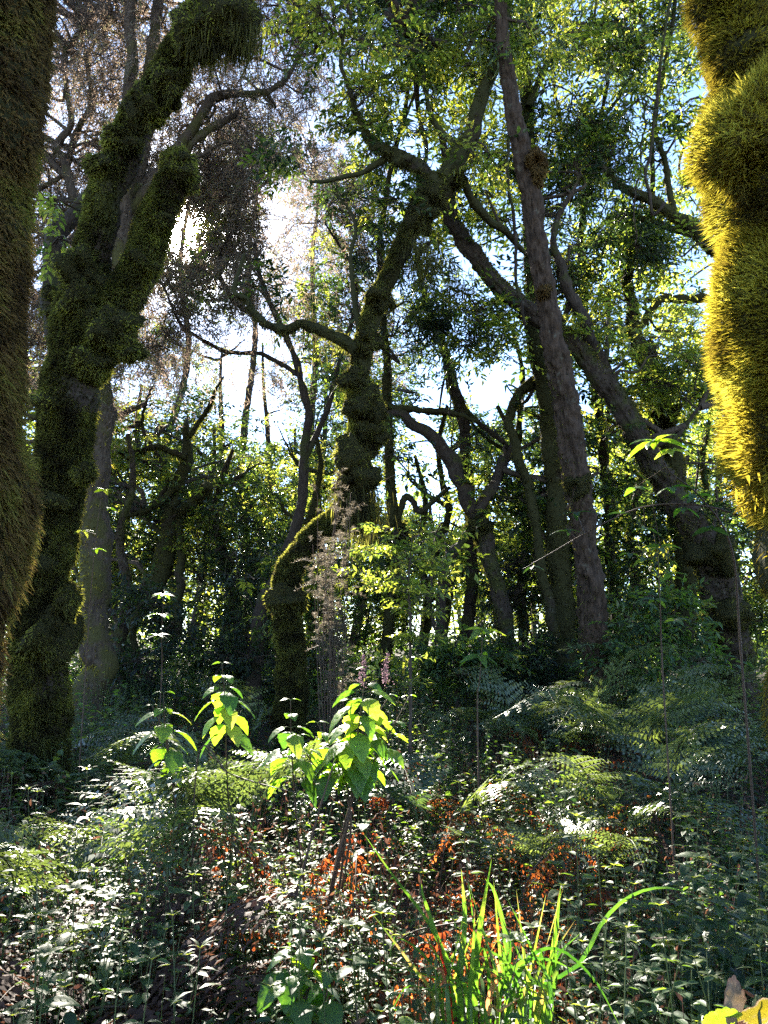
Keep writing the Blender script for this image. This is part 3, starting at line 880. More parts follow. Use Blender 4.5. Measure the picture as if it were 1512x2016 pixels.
# straight trunk
tG = Tree('tree', 'straight tall trunk of flaky brown bark, centre right, with dark tufts of moss',
          [(1182, 1350, 78), (1166, 1200, 66), (1150, 1060, 58), (1132, 930, 66), (1116, 810, 62), (1096, 700, 56), (1072, 565, 50), (1052, 445, 48), (1032, 325, 45), (1012, 220, 40), (996, 120, 34), (986, 0, 30), (978, -140, 26)],
          8.0, 7.4, 9, 'barkbrown', .05, .03, 56, flare=1.35, rough=(.32, .07))
tG.moss(0, 5000, .035, .008, .0, .5, .6, .4, (-.8, -.2, .2), 2.2, (.2, .9))
for x, y, r in ((1046, 318, 25), (1062, 575, 15), (1132, 955, 24), (1050, 348, 17)):
    tG.cushion(x + 8, y, r, 7.5 if y < 700 else 7.75, 'moss_brown' if y < 700 else 'moss_olive', int(300 + r * 26), .04, .008, (0, .5))
for x, y, r, n in ((960, 60, 60, 40), (1000, 20, 70, 50), (1060, 60, 60, 40), (920, 130, 40, 22)):
    tG.leaves(x, y, 7.8, r, 'lance', n, (.2, 1))
tG.done('moss_olive', 'broad')

# trunk behind the straight one
tH = Tree('tree', 'dark mossy trunk rising close behind the straight brown trunk',
          [(1112, 1245, 54), (1104, 1120, 52), (1090, 960, 42), (1082, 860, 40), (1076, 780, 40), (1056, 700, 40), (1046, 560, 34), (1044, 420, 28), (1040, 260, 30), (1034, 120, 28), (1032, 0, 24), (1030, -120, 20)],
          10.0, 9.6, 10, 'barkmoss', .2, .07, 16)
tH.branch([(1060, 745, 22), (1024, 772, 20), (1006, 812, 19), (1010, 860, 19), (1030, 930, 19), (1050, 1010, 19), (1060, 1100, 19), (1078, 1180, 20), (1088, 1250, 24)], 10.0, 9.6)
tH.branch([(1040, 210, 16), (1090, 110, 12), (1170, 60, 9), (1240, 60, 7)], 9.6, 9.8)
tH.moss(0, 8000, .05, .010, 0, 1, .6, .5, None, 1, (0, .8))
tH.moss(1, 1800, .05, .010, 0, 1, .5, .6, None, 1, (0, .6))
for x, y, r, n, t in ((1110, 50, 110, 110, (0, .9)), (1200, 100, 100, 90, (.2, 1)), (1130, 190, 90, 80, (.2, 1)), (1060, 130, 60, 40, (.4, 1)), (1240, 20, 90, 80, (0, .9)), (1100, 270, 70, 50, (.3, 1)), (1180, -60, 150, 110, (0, .8)), (1060, -80, 120, 90, (0, .8)), (1130, 560, 60, 34, (.3, 1))):
    tH.leaves(x, y, 9.8 + .5 * math.sin(x), r, 'broad', int(n * .95), t)
tH.done('moss_olive')

# trunks of the middle distance
tJ = Tree('tree', 'thin forked trunk bending over to a point in front of the sky gap',
          [(998, 1262, 36), (986, 1160, 36), (962, 1085, 38), (942, 1030, 44), (916, 970, 38), (892, 920, 34), (852, 866, 30), (812, 832, 26), (780, 815, 20), (740, 830, 10)],
          10, 10.2, 11, 'bark', .14, .06, 16)
tJ.branch([(940, 1010, 22), (966, 960, 22), (1000, 905, 20), (1008, 860, 14), (980, 800, 8)], 10, 10.3)
tJ.branch([(935, 1040, 18), (890, 1090, 20), (870, 1150, 20), (866, 1260, 22)], 10, 10.4)
tJ.moss(0, 5000, .05, .010, 0, .5, .6, .4, LEFT_UP, .8, (.1, .9))
tJ.cushion(942, 1040, 26, 9.9, 'moss_olive', 900, .05, .010, (0, .7))
for x, y, r, n, t in ((700, 850, 40, 24, (.2, 1)), (1000, 980, 50, 34, (0, .6)), (980, 850, 40, 24, (0, .7))):
    tJ.leaves(x, y, 10.2, r, 'broad', n, t)
tJ.done('moss_olive')

tK = Tree('tree', 'slender dark trunk seen through the sky gap, beside the thin forked trunk',
          [(915, 1255, 34), (930, 1150, 26), (926, 1000, 22), (918, 900, 24), (908, 820, 28), (892, 760, 28), (878, 710, 22), (856, 650, 18), (840, 585, 15), (815, 480, 10), (790, 400, 7)],
          11.5, 11, 12, 'bark', .15, .07, 14)
tK.branch([(908, 815, 14), (850, 810, 12), (790, 805, 9), (740, 800, 6)], 11.3, 11)
tK.branch([(900, 790, 12), (950, 840, 11), (990, 870, 8)], 11.3, 11.2)
tK.moss(0, 2500, .05, .012, 0, 1, .6, .4, None, 1, (0, .7))
for x, y, r, n, t in ((820, 560, 60, 40, (.2, .9)), (810, 690, 60, 40, (.1, .8)), (780, 640, 40, 24, (.4, 1)), (940, 590, 60, 40, (0, .7)), (960, 880, 40, 24, (0, .6)), (860, 470, 50, 34, (.3, 1))):
    tK.leaves(x, y, 11 + .3 * math.sin(x), r, 'small', int(n * 1.4), t, 1.1)
tK.done('moss_olive')

tL = Tree('tree', 'upright trunk ringed with moss pads behind the long leaning trunk, near the golden mossy tree',
          [(1350, 1260, 44), (1342, 1060, 42), (1326, 930, 42), (1310, 845, 42), (1292, 765, 38), (1262, 695, 34), (1243, 640, 28), (1240, 560, 25), (1246, 490, 20), (1280, 400, 13), (1290, 280, 9)],
          10, 10, 13, 'barkmoss', .22, .06, 16)
tL.branch([(1250, 660, 14), (1300, 590, 16), (1380, 592, 18), (1470, 600, 20)], 10, 10)
tL.moss(0, 6000, .05, .011, .2, .9, .6, .4, None, 1, (.1, .9))
for x, y, r in ((1312, 820, 22), (1290, 740, 20), (1268, 690, 18)):
    tL.cushion(x, y, r, 9.9, 'moss_olive', 700, .045, .010, (.1, .8))
for x, y, r, n, t in ((1200, 480, 80, 60, (0, .5)), (1240, 520, 60, 40, (0, .6)), (1300, 520, 60, 50, (.3, 1)), (1340, 620, 60, 50, (.5, 1)), (1330, 700, 60, 50, (.5, 1)), (1370, 760, 60, 40, (.3, 1)), (1210, 600, 50, 34, (.5, 1)), (1290, 460, 50, 34, (0, .6))):
    tL.leaves(x, y, 10 + .4 * math.sin(x), r, 'broad', int(n * 1.3), t)
tL.done('moss_olive')

tN = Tree('tree', 'slanting limbed tree half hidden behind the golden mossy trunk, crown of bright leaves above',
          [(1560, 1250, 60), (1530, 1000, 56), (1510, 800, 50), (1480, 640, 46), (1450, 540, 42), (1390, 470, 34), (1330, 425, 28), (1270, 392, 24), (1225, 365, 18), (1185, 320, 12)],
          9.5, 9.3, 14, 'barkmoss', .15, .06, 16)
tN.branch([(1450, 540, 26), (1440, 350, 22), (1430, 200, 18), (1420, 0, 14)], 9.5, 9.8)
tN.branch([(1330, 425, 14), (1310, 330, 12), (1290, 250, 10), (1310, 120, 9), (1330, 0, 8)], 9.4, 9.2)
tN.branch([(1390, 470, 16), (1300, 440, 12), (1230, 420, 9)], 9.4, 9.6)
tN.moss(0, 3000, .05, .010, .4, 1, .5, .6, None, 1, (0, .7))
for x, y, r, n, t in ((1300, 60, 80, 70, (.2, 1)), (1330, 170, 60, 50, (.3, 1)), (1250, 200, 90, 80, (.1, .9)), (1320, 300, 60, 50, (.1, .8)), (1260, 330, 70, 50, (0, .7)), (1210, 280, 70, 50, (.2, 1)), (1330, 500, 60, 50, (.4, 1)), (1490, 110, 50, 50, (.5, 1)), (1350, -80, 120, 90, (0, .9)), (1340, 380, 50, 36, (.3, 1)), (1480, 60, 50, 40, (.5, 1))):
    tN.leaves(x, y, 9.5 + .4 * math.sin(x), r, 'broad', int(n * 1.0), t)
tN.done('moss_olive')

# lance-leaved tree, upper right
tO = Tree('tree', 'thin tree with dark whorls of narrow leaves, between straight trunk and golden mossy tree',
          [(1215, 1250, 28), (1205, 1100, 26), (1190, 900, 24), (1170, 760, 22), (1150, 600, 20), (1140, 480, 16), (1160, 360, 12), (1180, 240, 10), (1200, 100, 8)],
          12, 9.8, 15, 'bark', .18, .07, 12)
tO.branch([(1140, 500, 10), (1200, 430, 8), (1260, 440, 6)], 10.6, 10)
tO.branch([(1160, 360, 8), (1110, 260, 7), (1090, 160, 5)], 10.2, 10)
tO.branch([(1180, 240, 7), (1240, 160, 6), (1270, 80, 5)], 9.9, 9.8)
for x, y, r, n in ((1140, 300, 80, 50), (1200, 330, 80, 50), (1180, 470, 70, 46), (1240, 450, 60, 36), (1110, 380, 50, 30), (1220, 250, 60, 34), (1130, 500, 50, 26), (1080, 250, 50, 28), (1280, 100, 50, 24), (1150, 120, 60, 28)):
    tO.leaves(x, y, 9.9 + .3 * math.sin(x), r, 'lance', int(n * 1.2), (0, .9), 1.0)
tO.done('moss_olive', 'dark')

# golden mossy tree, right, close by
tI = Tree('tree', 'close trunk thickly furred with golden moss glowing in the sun, at the right edge',
          [(1650, 1560, 220), (1636, 1300, 226), (1624, 1090, 220), (1610, 985, 250), (1592, 900, 300), (1590, 800, 310), (1580, 650, 320), (1576, 500, 300), (1560, 380, 290), (1530, 270, 230), (1485, 170, 160), (1450, 60, 130), (1430, -60, 124), (1390, -300, 120)],
          2.3, 2.3, 16, 'barkmoss', .02, .02, 72, rough=(.03, .11))
tI.moss(0, 105000, .048, .0032, .30, .80, 1.0, .04, (-.7, -.7, .1), 1.1, (.0, 1), .34, -9)
tI.moss(0, 30000, .040, .0034, .76, 1, .8, .3, (-.9, -.4, .2), .8, (.0, .5), .35, -9)
tI.moss(0, 20000, .030, .0032, 0, .34, .6, .6, None, 1, (.0, .6), .4)
for x, y, r in ((1490, 280, 84),):
    tI.cushion(x, y, r, 2.26, 'moss_gold', int(4000 + r * 160), .042, .0030, (0, 1), 1.0, .05)
tI.hang(1505, 950, 2.24, 50, 260, .022, (.1, .7))
tI.done('moss_gold')

# the rest of each crown, out to where the neighbours' crowns begin
rng = np.random.default_rng(404)
heathers = [tC, tP]
leafy = [tD, tE, tF, tH, tL, tN, tK, tJ]
def near_path(trees, px, py):
    best = None
    for t in trees:
        for C, rr, G in t.paths:
            x, y, d = proj(C)
            e = np.hypot(x - px, y - py) + np.where(y < py - 60, 60, 0)
            k = int(e.argmin())
            if best is None or e[k] < best[0]:
                best = (e[k], d[k], t)
    return best
for gx_ in range(-60, 1480, 58):
    for gy_ in range(-200, 1150, 58):
        px, py = gx_ + rng.uniform(-26, 26), gy_ + rng.uniform(-26, 26)
        hole = any(math.hypot(px - hx, py - hy) < hr + 18 for hx, hy, hr in HOLES)
        top_thin = py < 280
        heathy = px < 640 + 60 * math.sin(py * .01) and py < 730
        dens = .85 if heathy else (.52 if py < 700 and px > 640 else .60 if py < 700 else .80)
        if hole or rng.random() > dens:
            continue
        if heathy:
            e, d, t = near_path(heathers, px, py)
            t.leaves(px, py, d + rng.uniform(-.2, 1.8), rng.uniform(50, 85), 'heath', int(rng.uniform(45, 80) * (.38 if top_thin else .85)), (0, .9), 1.1, .85)
        else:
            e, d, t = near_path(leafy, px, py)
            u = rng.uniform(.3, 3.0)
            lo = rng.choice([0, 0, .08, .5, .6])  # low picks paint clumps as dark backlit silhouettes beside bright ones
            t.leaves(px, py, d + u, rng.uniform(45, 80), 'mid' if rng.random() < .8 else 'small', int(rng.uniform(30, 62) * (.58 if py < 700 else .95)), (lo, lo + .40), rng.uniform(.62, 1.4), .9)
for k in range(46):
    px, py = rng.uniform(330, 700), rng.uniform(330, 760)
    if math.hypot(px - 385, py - 455) < 60:
        continue
    tD.leaves(px, py, rng.uniform(10.8, 13.5), rng.uniform(30, 62), 'mid' if k % 3 else 'small', int(rng.uniform(26, 50)), (0, .5) if k % 4 else (.4, 1), 1.05, .6)
for t in TREES:
    t.finish(*t.fin)

SLIM = [
    ('slim crooked stem between the centre trunk and the dry feathery bush', [(618, 1265, 22), (604, 1150, 20), (612, 1030, 18), (632, 930, 13), (622, 850, 8)], 12.5, 1),
    ('slim leaning stem crossing behind the crooked tree with jagged branches', [(470, 1260, 26), (455, 1150, 24), (425, 1040, 20), (432, 960, 14), (458, 880, 8)], 13.0, 2),
    ('slim dark stem just beside the straight brown trunk on its sunny side', [(1032, 1265, 26), (1022, 1150, 24), (1038, 1030, 20), (1020, 900, 16), (1030, 760, 12), (1010, 640, 8)], 12.0, 3),
    ('slim crooked stem in the gap below the long leaning trunk', [(1228, 1260, 24), (1250, 1150, 22), (1238, 1040, 18), (1262, 940, 14), (1240, 840, 10), (1260, 740, 7)], 12.5, 4),
    ('forked slim stem beneath the sky gap, leaning toward the thin bent trunk', [(868, 1265, 28), (880, 1160, 26), (858, 1080, 20), (884, 1000, 16), (862, 900, 12), (880, 800, 8)], 13.0, 5),
    ('twisted slim stem low beside the foot of the pale grey trunk', [(236, 1250, 26), (250, 1150, 22), (232, 1060, 18), (262, 960, 14), (250, 860, 10)], 11.0, 6),
    ('slim stem standing right behind the foot of the leaning trunk', [(1395, 1265, 26), (1385, 1150, 24), (1402, 1040, 18), (1384, 920, 14), (1400, 800, 10)], 12.0, 7),
    ('thin dark stem behind the leafy shrub with tiers of leaves', [(836, 1262, 18), (842, 1180, 18), (826, 1100, 16), (838, 1000, 12), (820, 900, 8)], 14.0, 9),
]
for lab, pts, d, k in SLIM:
    t = Tree('slim_tree', lab, pts, d, d - .4, 300 + k, 'barkmoss' if k % 2 else 'bark', .18, .08, 10, group='slim trees between the larger trunks')
    r = t.rng
    for q in range(4):
        i = r.integers(2, len(pts) - 1)
        x, y, w = pts[i]
        sg = r.choice([-1, 1])
        l = r.uniform(45, 105)
        t.branch([(x, y, w * .6), (x + sg * l * .5, y - l * r.uniform(.1, .5), w * .45), (x + sg * l * .8, y - l * r.uniform(.4, .7), w * .3), (x + sg * l, y - l * r.uniform(.6, 1.2), w * .15)], d - .2, d + r.uniform(-.5, .5), 6)
        t.leaves(x + sg * l, y - l, d + r.uniform(-.5, .6), r.uniform(30, 50), 'mid', int(r.uniform(18, 32)), (0, .5) if q % 2 else (.4, 1), 1.0)
    t.moss(0, 2500, .05, .012, 0, 1, .6, .4, None, 1, (0, .7))
    t.finish('moss_olive', 'broad')

# ------------------------------------------------------------------ trees further back
def back_tree(name, label, px, d, h, kind, leaf, seed, lean=0.0, blobs=8, tint=(0, 1), n=60, width=.10, low=.3, group=None, bark='bark'):
    rng = np.random.default_rng(seed)
    b = at(px, 1276, d)
    b[2] = gz(b[0], b[1])
    top = b + np.array([lean, rng.normal() * .5, h])
    pts = [b + np.array([0, 0, -.1]), b * .7 + top * .3 + rng.normal(size=3) * .15, b * .4 + top * .6 + rng.normal(size=3) * .2, top]
    t = Tree.__new__(Tree)
    t.rng, t.base, t.paths, t.bark, t.rough = rng, b.copy(), [], bark, None
    t.mossy, t.crown, t.has_moss, t.has_crown = MB(), MB(), False, False
    t.root = thing(name, label, 'shrub' if 'shrub' in name else 'tree', b, group)
    C, rr, G = t.limb('trunk', np.array(pts), np.array([width * 1.3, width, width * .7, width * .25]), 10, .08, .2)
    for k in range(blobs):
        f = rng.uniform(low, 1)
        c0 = C[int(f * (len(C) - 1))]
        a = rng.uniform(0, 6.28)
        reach = h * rng.uniform(.12, .32) * (1.15 - .6 * f)
        tip = c0 + np.array([math.cos(a) * reach, math.sin(a) * reach, reach * rng.uniform(.1, .7)])
        if k % 2 == 0 and h > 3:
            t.limb('branch', np.array([c0, c0 * .5 + tip * .5 + rng.normal(size=3) * reach * .12, tip]), np.array([width * .45, width * .3, width * .12]), 6, .1, .2)
        t.blob(tip, h * rng.uniform(.10, .16), kind, n, tint, 1.0 if d < 15 else 1.15, .85)
    t.finish('moss_olive', leaf)

BACK = [  # px, depth, height, kind, leaf, lean, where
    (40, 15, 6.0, 'far', 'broad', .6, 'tall leafy tree seen through the gap between the two big mossy trunks'),
    (235, 17, 6.5, 'far', 'broad', .3, 'sunlit leafy tree deep behind the pale grey trunk'),
    (430, 18, 6.0, 'far', 'dark', -.4, 'dark leafy tree deep behind the crooked tree with jagged branches'),
    (530, 20, 6.5, 'far', 'broad', .5, 'light green tree deep behind, below the sky gap next to the centre trunk'),
    (640, 16, 5.0, 'far', 'broad', -.3, 'bushy tree deep behind the arch of the centre trunk'),
    (690, 22, 7.0, 'far', 'dark', .4, 'far dark tree rising above the bend of the centre trunk'),
    (830, 21, 4.6, 'far', 'broad', .3, 'low yellow green tree far behind the leafy shrub in the middle'),
    (1010, 18, 6.0, 'far', 'broad', -.4, 'leafy tree far behind the thin bent trunk'),
    (1150, 17, 6.5, 'far', 'broad', .4, 'bright leafy tree showing just beyond the straight brown trunk'),
    (1240, 15, 4.4, 'far', 'broad', .2, 'yellow green tree in the gap under the long leaning trunk'),
    (1340, 19, 7.0, 'far', 'broad', -.5, 'tall leafy tree far behind the upright trunk with moss pads'),
    (1430, 14, 5.0, 'far', 'broad', .2, 'leafy tree showing between the leaning trunk foot and the golden mossy tree'),
    (940, 26, 5.0, 'far', 'dark', 0, 'farthest dark tree at the bottom of the sky gap'),
    (380, 23, 10.0, 'far', 'dark', .3, 'tall dark tree rising farthest back on the sunny side of the jagged branches'),
    (520, 25, 10.5, 'far', 'broad', -.3, 'tall pale tree rising farthest back, midway to the centre trunk'),
    (620, 22, 9.5, 'far', 'dark', .2, 'tall dark tree far back, half hidden by the centre trunk'),
    (330, 24, 7.0, 'far', 'broad', .3, 'farthest pale green tree behind the jagged branches'),
]
for k, (px, d, h, kd, lf, ln, lab) in enumerate(BACK):
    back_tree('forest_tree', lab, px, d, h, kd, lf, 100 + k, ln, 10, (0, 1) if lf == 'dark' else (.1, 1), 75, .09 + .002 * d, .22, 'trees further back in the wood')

def far_heath(lab, pts, d, seed, spots):
    t = Tree('heath_tree', lab, pts, d, d, seed, 'bark', .15, .08, 10, group='heath trees far behind the sun gap')
    for x, y, r, n in spots:
        t.leaves(x + t.rng.normal() * 8, y + t.rng.normal() * 8, d + t.rng.normal() * .8, r, 'heathfar', n, (0, 1), 1.0, .45)
    t.finish('moss_olive', 'heath')
rng = np.random.default_rng(55)
for k, (lab, x0, lean) in enumerate((('far wispy heath tree seen just beyond the sun, toward the leaning mossy tree', 330, 40), ('far wispy heath tree filling the gap midway from the sun to the centre trunk', 480, 20), ('far wispy heath tree close behind the looping branch of the centre trunk', 610, 10))):
    pts = [(x0, 1262, 22), (x0 + lean * .3, 1100, 20), (x0 - lean * .2, 900, 17), (x0 + lean, 700, 14), (x0 + lean * .6, 520, 10), (x0 + lean * 1.4, 350, 6)]
    sp = [(x0 + lean + rng.uniform(-120, 120), rng.uniform(230, 760), rng.uniform(38, 70), int(rng.uniform(24, 46))) for _ in range(30)]
    far_heath(lab, pts, 21 + 2.0 * k, 500 + k, sp)

SHRUBS = [
    (290, 9.5, 1.7, 'broad', 'dark', 'dark shrub at the foot of the pale grey trunk'),
    (430, 10, 2.2, 'broad', 'dark', 'dark shrub in front of the crooked tree with jagged branches'),
    (490, 11, 2.4, 'broad', 'dark', 'dark shrub just beside the centre trunk foot, on its sunny side'),
    (660, 12, 2.0, 'broad', 'herb', 'green shrub behind the arch of the centre trunk'),
    (900, 9, 1.5, 'broad', 'herb', 'shaded shrub at the foot of the thin bent trunk'),
    (1020, 11, 2.0, 'broad', 'dark', 'dark shrub at the foot of the trunk behind the straight one'),
    (1070, 9, 1.1, 'broad', 'dark', 'low dark shrub right against the straight brown trunk'),
    (1260, 10, 2.0, 'broad', 'broad', 'yellow green shrub between the straight trunk and the leaning trunk foot'),
    (1330, 8, 1.6, 'broad', 'herb', 'leafy shrub just before the leaning trunk foot'),
    (1470, 11, 2.4, 'broad', 'broad', 'leafy shrub behind the leaning trunk foot'),
    (560, 14, 3.0, 'far', 'dark', 'tall dark shrub behind the centre trunk foot'),
    (720, 14, 2.4, 'far', 'broad', 'light shrub behind the dry feathery bush'),
    (180, 13, 3.0, 'far', 'dark', 'dark shrub behind the foot of the pale grey trunk'),
    (1120, 14, 2.6, 'far', 'broad', 'sunlit shrub seen past the straight brown trunk'),
    (1390, 14, 2.6, 'far', 'broad', 'sunlit shrub seen past the leaning trunk'),
]
for k, (px, d, h, kd, lf, lab) in enumerate(SHRUBS):
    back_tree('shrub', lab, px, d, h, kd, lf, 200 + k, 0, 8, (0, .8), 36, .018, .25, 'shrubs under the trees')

# far wood that reads as one mass
rng = np.random.default_rng(77)
mb = MB()
n = 60000
y = rng.uniform(27, 46, n); x = rng.uniform(-.62, .62, n) * y
top = 4.5 + 2.2 * np.sin(x * .35 + 1) + 1.5 * np.sin(x * .9 + y * .3)
z = gz(x, y) + rng.beta(1.1, 1.6, n) * top * 1.5
den = np.sin(x * 1.3 + z * 1.1) + np.sin(z * 2.1 - x * .8 + y) + np.sin(x * 2.7 + y * 1.3) + rng.normal(size=n) * .6
k = (den > -.4)
P = np.stack([x, y, z], 1)[k]
D = rng.normal(size=P.shape); D[:, 2] *= .5
add_leaves(mb, P, D, rng.normal(size=P.shape) + np.array([0, 0, .8]), rng.uniform(.18, .34, len(P)), rng.uniform(.08, .15, len(P)), 'rhomb', 0, np.clip(den[k] * .2 + .45 + rng.normal(size=len(P)) * .15, 0, 1))
tr = 70
bx = rng.uniform(-20, 20, tr); by = rng.uniform(27, 40, tr)
A = np.stack([bx, by, gz(bx, by) - .1], 1)
add_twigs(mb, A, A + np.stack([rng.normal(size=tr) * .5, rng.normal(size=tr) * .5, np.full(tr, 3.0)], 1), A + np.stack([rng.normal(size=tr) * 1.2, rng.normal(size=tr), rng.uniform(5, 8, tr)], 1), .14, .04, 1, rings=7)
fw = mb.build('far_wood', [M['broad'], M['twig']])
fw['kind'] = 'stuff'
fw['label'] = 'far wood of pale green foliage closing the view between the trunks'

# ------------------------------------------------------------------ undergrowth pieces
LANDMARKS = [('the sunlit nettle plant', (700, 1450)), ('the clump of long grass', (930, 1850)), ('the straight brown trunk', (1180, 1350)), ('the centre trunk foot', (570, 1390)),
             ('the leaning mossy tree foot', (90, 1430)), ('the leaning trunk foot', (1440, 1290)), ('the yellow leaf', (1490, 1950)), ('the withered corner ferns', (120, 1900)),
             ('the arching grass blade', (1250, 1760)), ('the bright fern frond', (400, 1440)), ('the golden mossy tree foot', (1490, 1420))]
ORD = ['nearest', 'second nearest', 'third nearest', 'fourth nearest', 'fifth nearest', 'sixth nearest', 'seventh nearest', 'eighth nearest', 'ninth nearest', 'tenth nearest', 'eleventh nearest', 'twelfth nearest',
       'thirteenth nearest', 'fourteenth nearest', 'fifteenth nearest', 'sixteenth nearest', 'seventeenth nearest', 'eighteenth nearest', 'nineteenth nearest', 'twentieth nearest']
def ordinal(k):
    return ORD[k] if k < len(ORD) else 'number %d in distance' % (k + 1)

def label_by_landmark(objs, phrase):
    per = {}
    for o in objs:
        x, yy, d = proj(np.array(o.location) + np.array([0, 0, .4]))
        ds = [math.hypot(x - q[0], yy - q[1]) for _, q in LANDMARKS]
        k = int(np.argmin(ds))
        per.setdefault(k, []).append((ds[k], o))
    for k, lst in per.items():
        lst.sort(key=lambda q: q[0])
        for i_, (_, o) in enumerate(lst):
            o['label'] = '%s, %s to %s' % (phrase, ordinal(i_), LANDMARKS[k][0])

def frond_mesh(name, rng, L=.9, mats=None, dead=False, pairs=15, droop=.25, tintr=(0, 1), flat=.6):
    mb = MB()
    C = spline([(0, 0, 0), (0, .10 * L, .32 * L), (0, .30 * L, flat * .85 * L), (0, .62 * L, flat * L), (0, .98 * L, flat * .86 * L - droop * .3 * L)], 26)
    C[:, 0] += .03 * L * np.sin(np.linspace(0, 3, 26) + rng.uniform(0, 6))
    add_tube(mb, C, np.linspace(.0042, .0012, 26) * (L / .8), 5, rng, mat=1)
    T = nz(np.gradient(C, axis=0))
    P, D, N, LL, WW = [], [], [], [], []
    AA, BB, CC = [], [], []
    for i_ in range(pairs):
        u = i_ / (pairs - 1)
        f = .36 + .63 * u
        k = f * 25
        a = int(min(k, 24))
        c = C[a] * (1 - (k - a)) + C[a + 1] * (k - a)
        t = T[a]
        lp = .34 * L * (1 - u) ** .75 * (.75 + .25 * math.sin(min(1, u * 6) * 1.57)) + .012
        nrm = nz(np.cross([1, 0, 0], t))
        for s in (-1, 1):
            lp_ = lp
            dv = nz(np.array([s * .9, 0, 0]) + t * rng.uniform(.3, .55) + nrm * rng.normal() * .16 + (np.array([0, 0, -1.4]) if dead else 0))
            dp = np.array([0, 0, -1]) * lp * (droop * rng.uniform(.3, 1.2) + (.3 if dead else 0))
            if dead and rng.random() < .15:
                continue
            e = c + dv * lp + dp
            m_ = c + dv * lp * .5 + dp * .2
            AA.append(c); BB.append(m_); CC.append(e)
            q = max(4, int(10 * (1 - u * .7)))
            nj = nz(nrm + rng.normal(size=3) * .22)
            for j_ in range(q):
                v = (j_ + .6) / q
                p = (1 - v) ** 2 * c + 2 * v * (1 - v) * m_ + v * v * e
                pl = (lp * .21 * (1 - v * .75) + .006) * (.7 if dead else 1) * rng.uniform(.85, 1.15)
                for s2 in (-1, 1):
                    sd = nz(np.cross(nrm, dv)) * s2
                    P.append(p); D.append(sd * .9 + dv * .4 + (np.array([0, 0, -.9]) + rng.normal(size=3) * .4 if dead else 0)); N.append(nj + rng.normal(size=3) * (.5 if dead else .22))
                    LL.append(pl); WW.append(min(pl * .5, lp / q * .72))
    add_twigs(mb, np.array(AA), np.array(BB), np.array(CC), .0015, .0006, 1, rings=3)
    n_ = len(P)
    add_leaves(mb, np.array(P), np.array(D), np.array(N), np.array(LL), np.array(WW), 'rhomb', 0, np.clip(rng.uniform(*tintr) + rng.normal(size=n_) * .12, 0, 1))
    o = mb.build(name, mats)
    me = o.data
    bpy.data.objects.remove(o)
    return me

def fern(name, label, loc, fronds, rng, specs, group=None, cat='fern'):
    root = thing(name, label, cat, loc, group)
    for az, me, sc in specs:
        o = bpy.data.objects.new('frond', me)
        COL.objects.link(o)
        o.parent = root
        o.rotation_euler = (rng.normal() * .12, rng.normal() * .12, az)
        o.scale = (sc,) * 3
    return root

rng = np.random.default_rng(5)
GREEN = [frond_mesh('frond', rng, .9, [M['fern'], M['stem']], False, 15, .28, (.1 + .2 * k, .35 + .2 * k), .5 + .08 * k) for k in range(4)]
DEAD = [frond_mesh('dead_frond', rng, .8, [M['dead'], M['brownstem']], True, 16, .4, (.1 + .25 * k, .5 + .2 * k), .55) for k in range(3)]
WITHER = [frond_mesh('withered_frond', rng, .85, [M['darkdead'], M['brownstem']], False, 20, .45, (.2, .8), .42) for k in range(2)]

def spot(px, py, h):
    """ground point under the plant whose top (height h) shows at this pixel"""
    lo, hi = 1.2, 30.0
    for _ in range(40):
        d = (lo + hi) / 2
        p = at(px, py, d)
        if p[2] > gz(p[0], p[1]) + h:
            lo = d
        else:
            hi = d
    p = at(px, py, lo)
    return np.array([p[0], p[1], gz(p[0], p[1])])

ferns = []
def put_fern(px, py, h, n, meshes, name='fern', cat='fern', sc=1.0, az=None, group='green ferns in the undergrowth'):
    p = spot(px, py, h)
    a0 = rng.uniform(0, 6.28) if az is None else az
    specs = []
    for k in range(n):
        a = a0 + (k * 6.28 / n if az is None else rng.normal() * .5)
        specs.append((a, meshes[rng.integers(len(meshes))], sc * rng.uniform(.8, 1.15)))
    o = fern(name, 'green fern', p, n, rng, specs, group, cat)
    ferns.append(o)
    return o

for px, py, n, s in ((110, 1590, 4, .95), (200, 1640, 3, 1.0), (60, 1680, 3, 1.0), (210, 1760, 3, .8), (300, 1300, 4, .9), (380, 1330, 3, .9), (250, 1400, 4, 1.0), (70, 1470, 4, .9), (180, 1470, 3, .9), (480, 1500, 4, .9),
                     (1190, 1380, 4, 1.1), (1290, 1310, 4, 1.1), (1390, 1330, 4, 1.1), (1260, 1430, 4, 1.1), (1350, 1400, 4, 1.0), (1420, 1440, 4, 1.0), (1100, 1420, 4, 1.0), (1020, 1400, 4, 1.0), (1330, 1500, 4, .9), (1200, 1530, 4, .9),
                     (1040, 1660, 4, .8), (850, 1530, 3, .9), (1180, 1640, 4, .9), (480, 1400, 3, .9), (940, 1390, 3, .9), (1430, 1370, 3, 1.0), (1240, 1360, 3, 1.0)):
    s *= .74 if py > 1550 else 1
    put_fern(px, py, .64 * s, n, GREEN, sc=s * 1.28)
label_by_landmark(ferns, 'green bracken fern')
green_ferns = list(ferns)
ferns.clear()
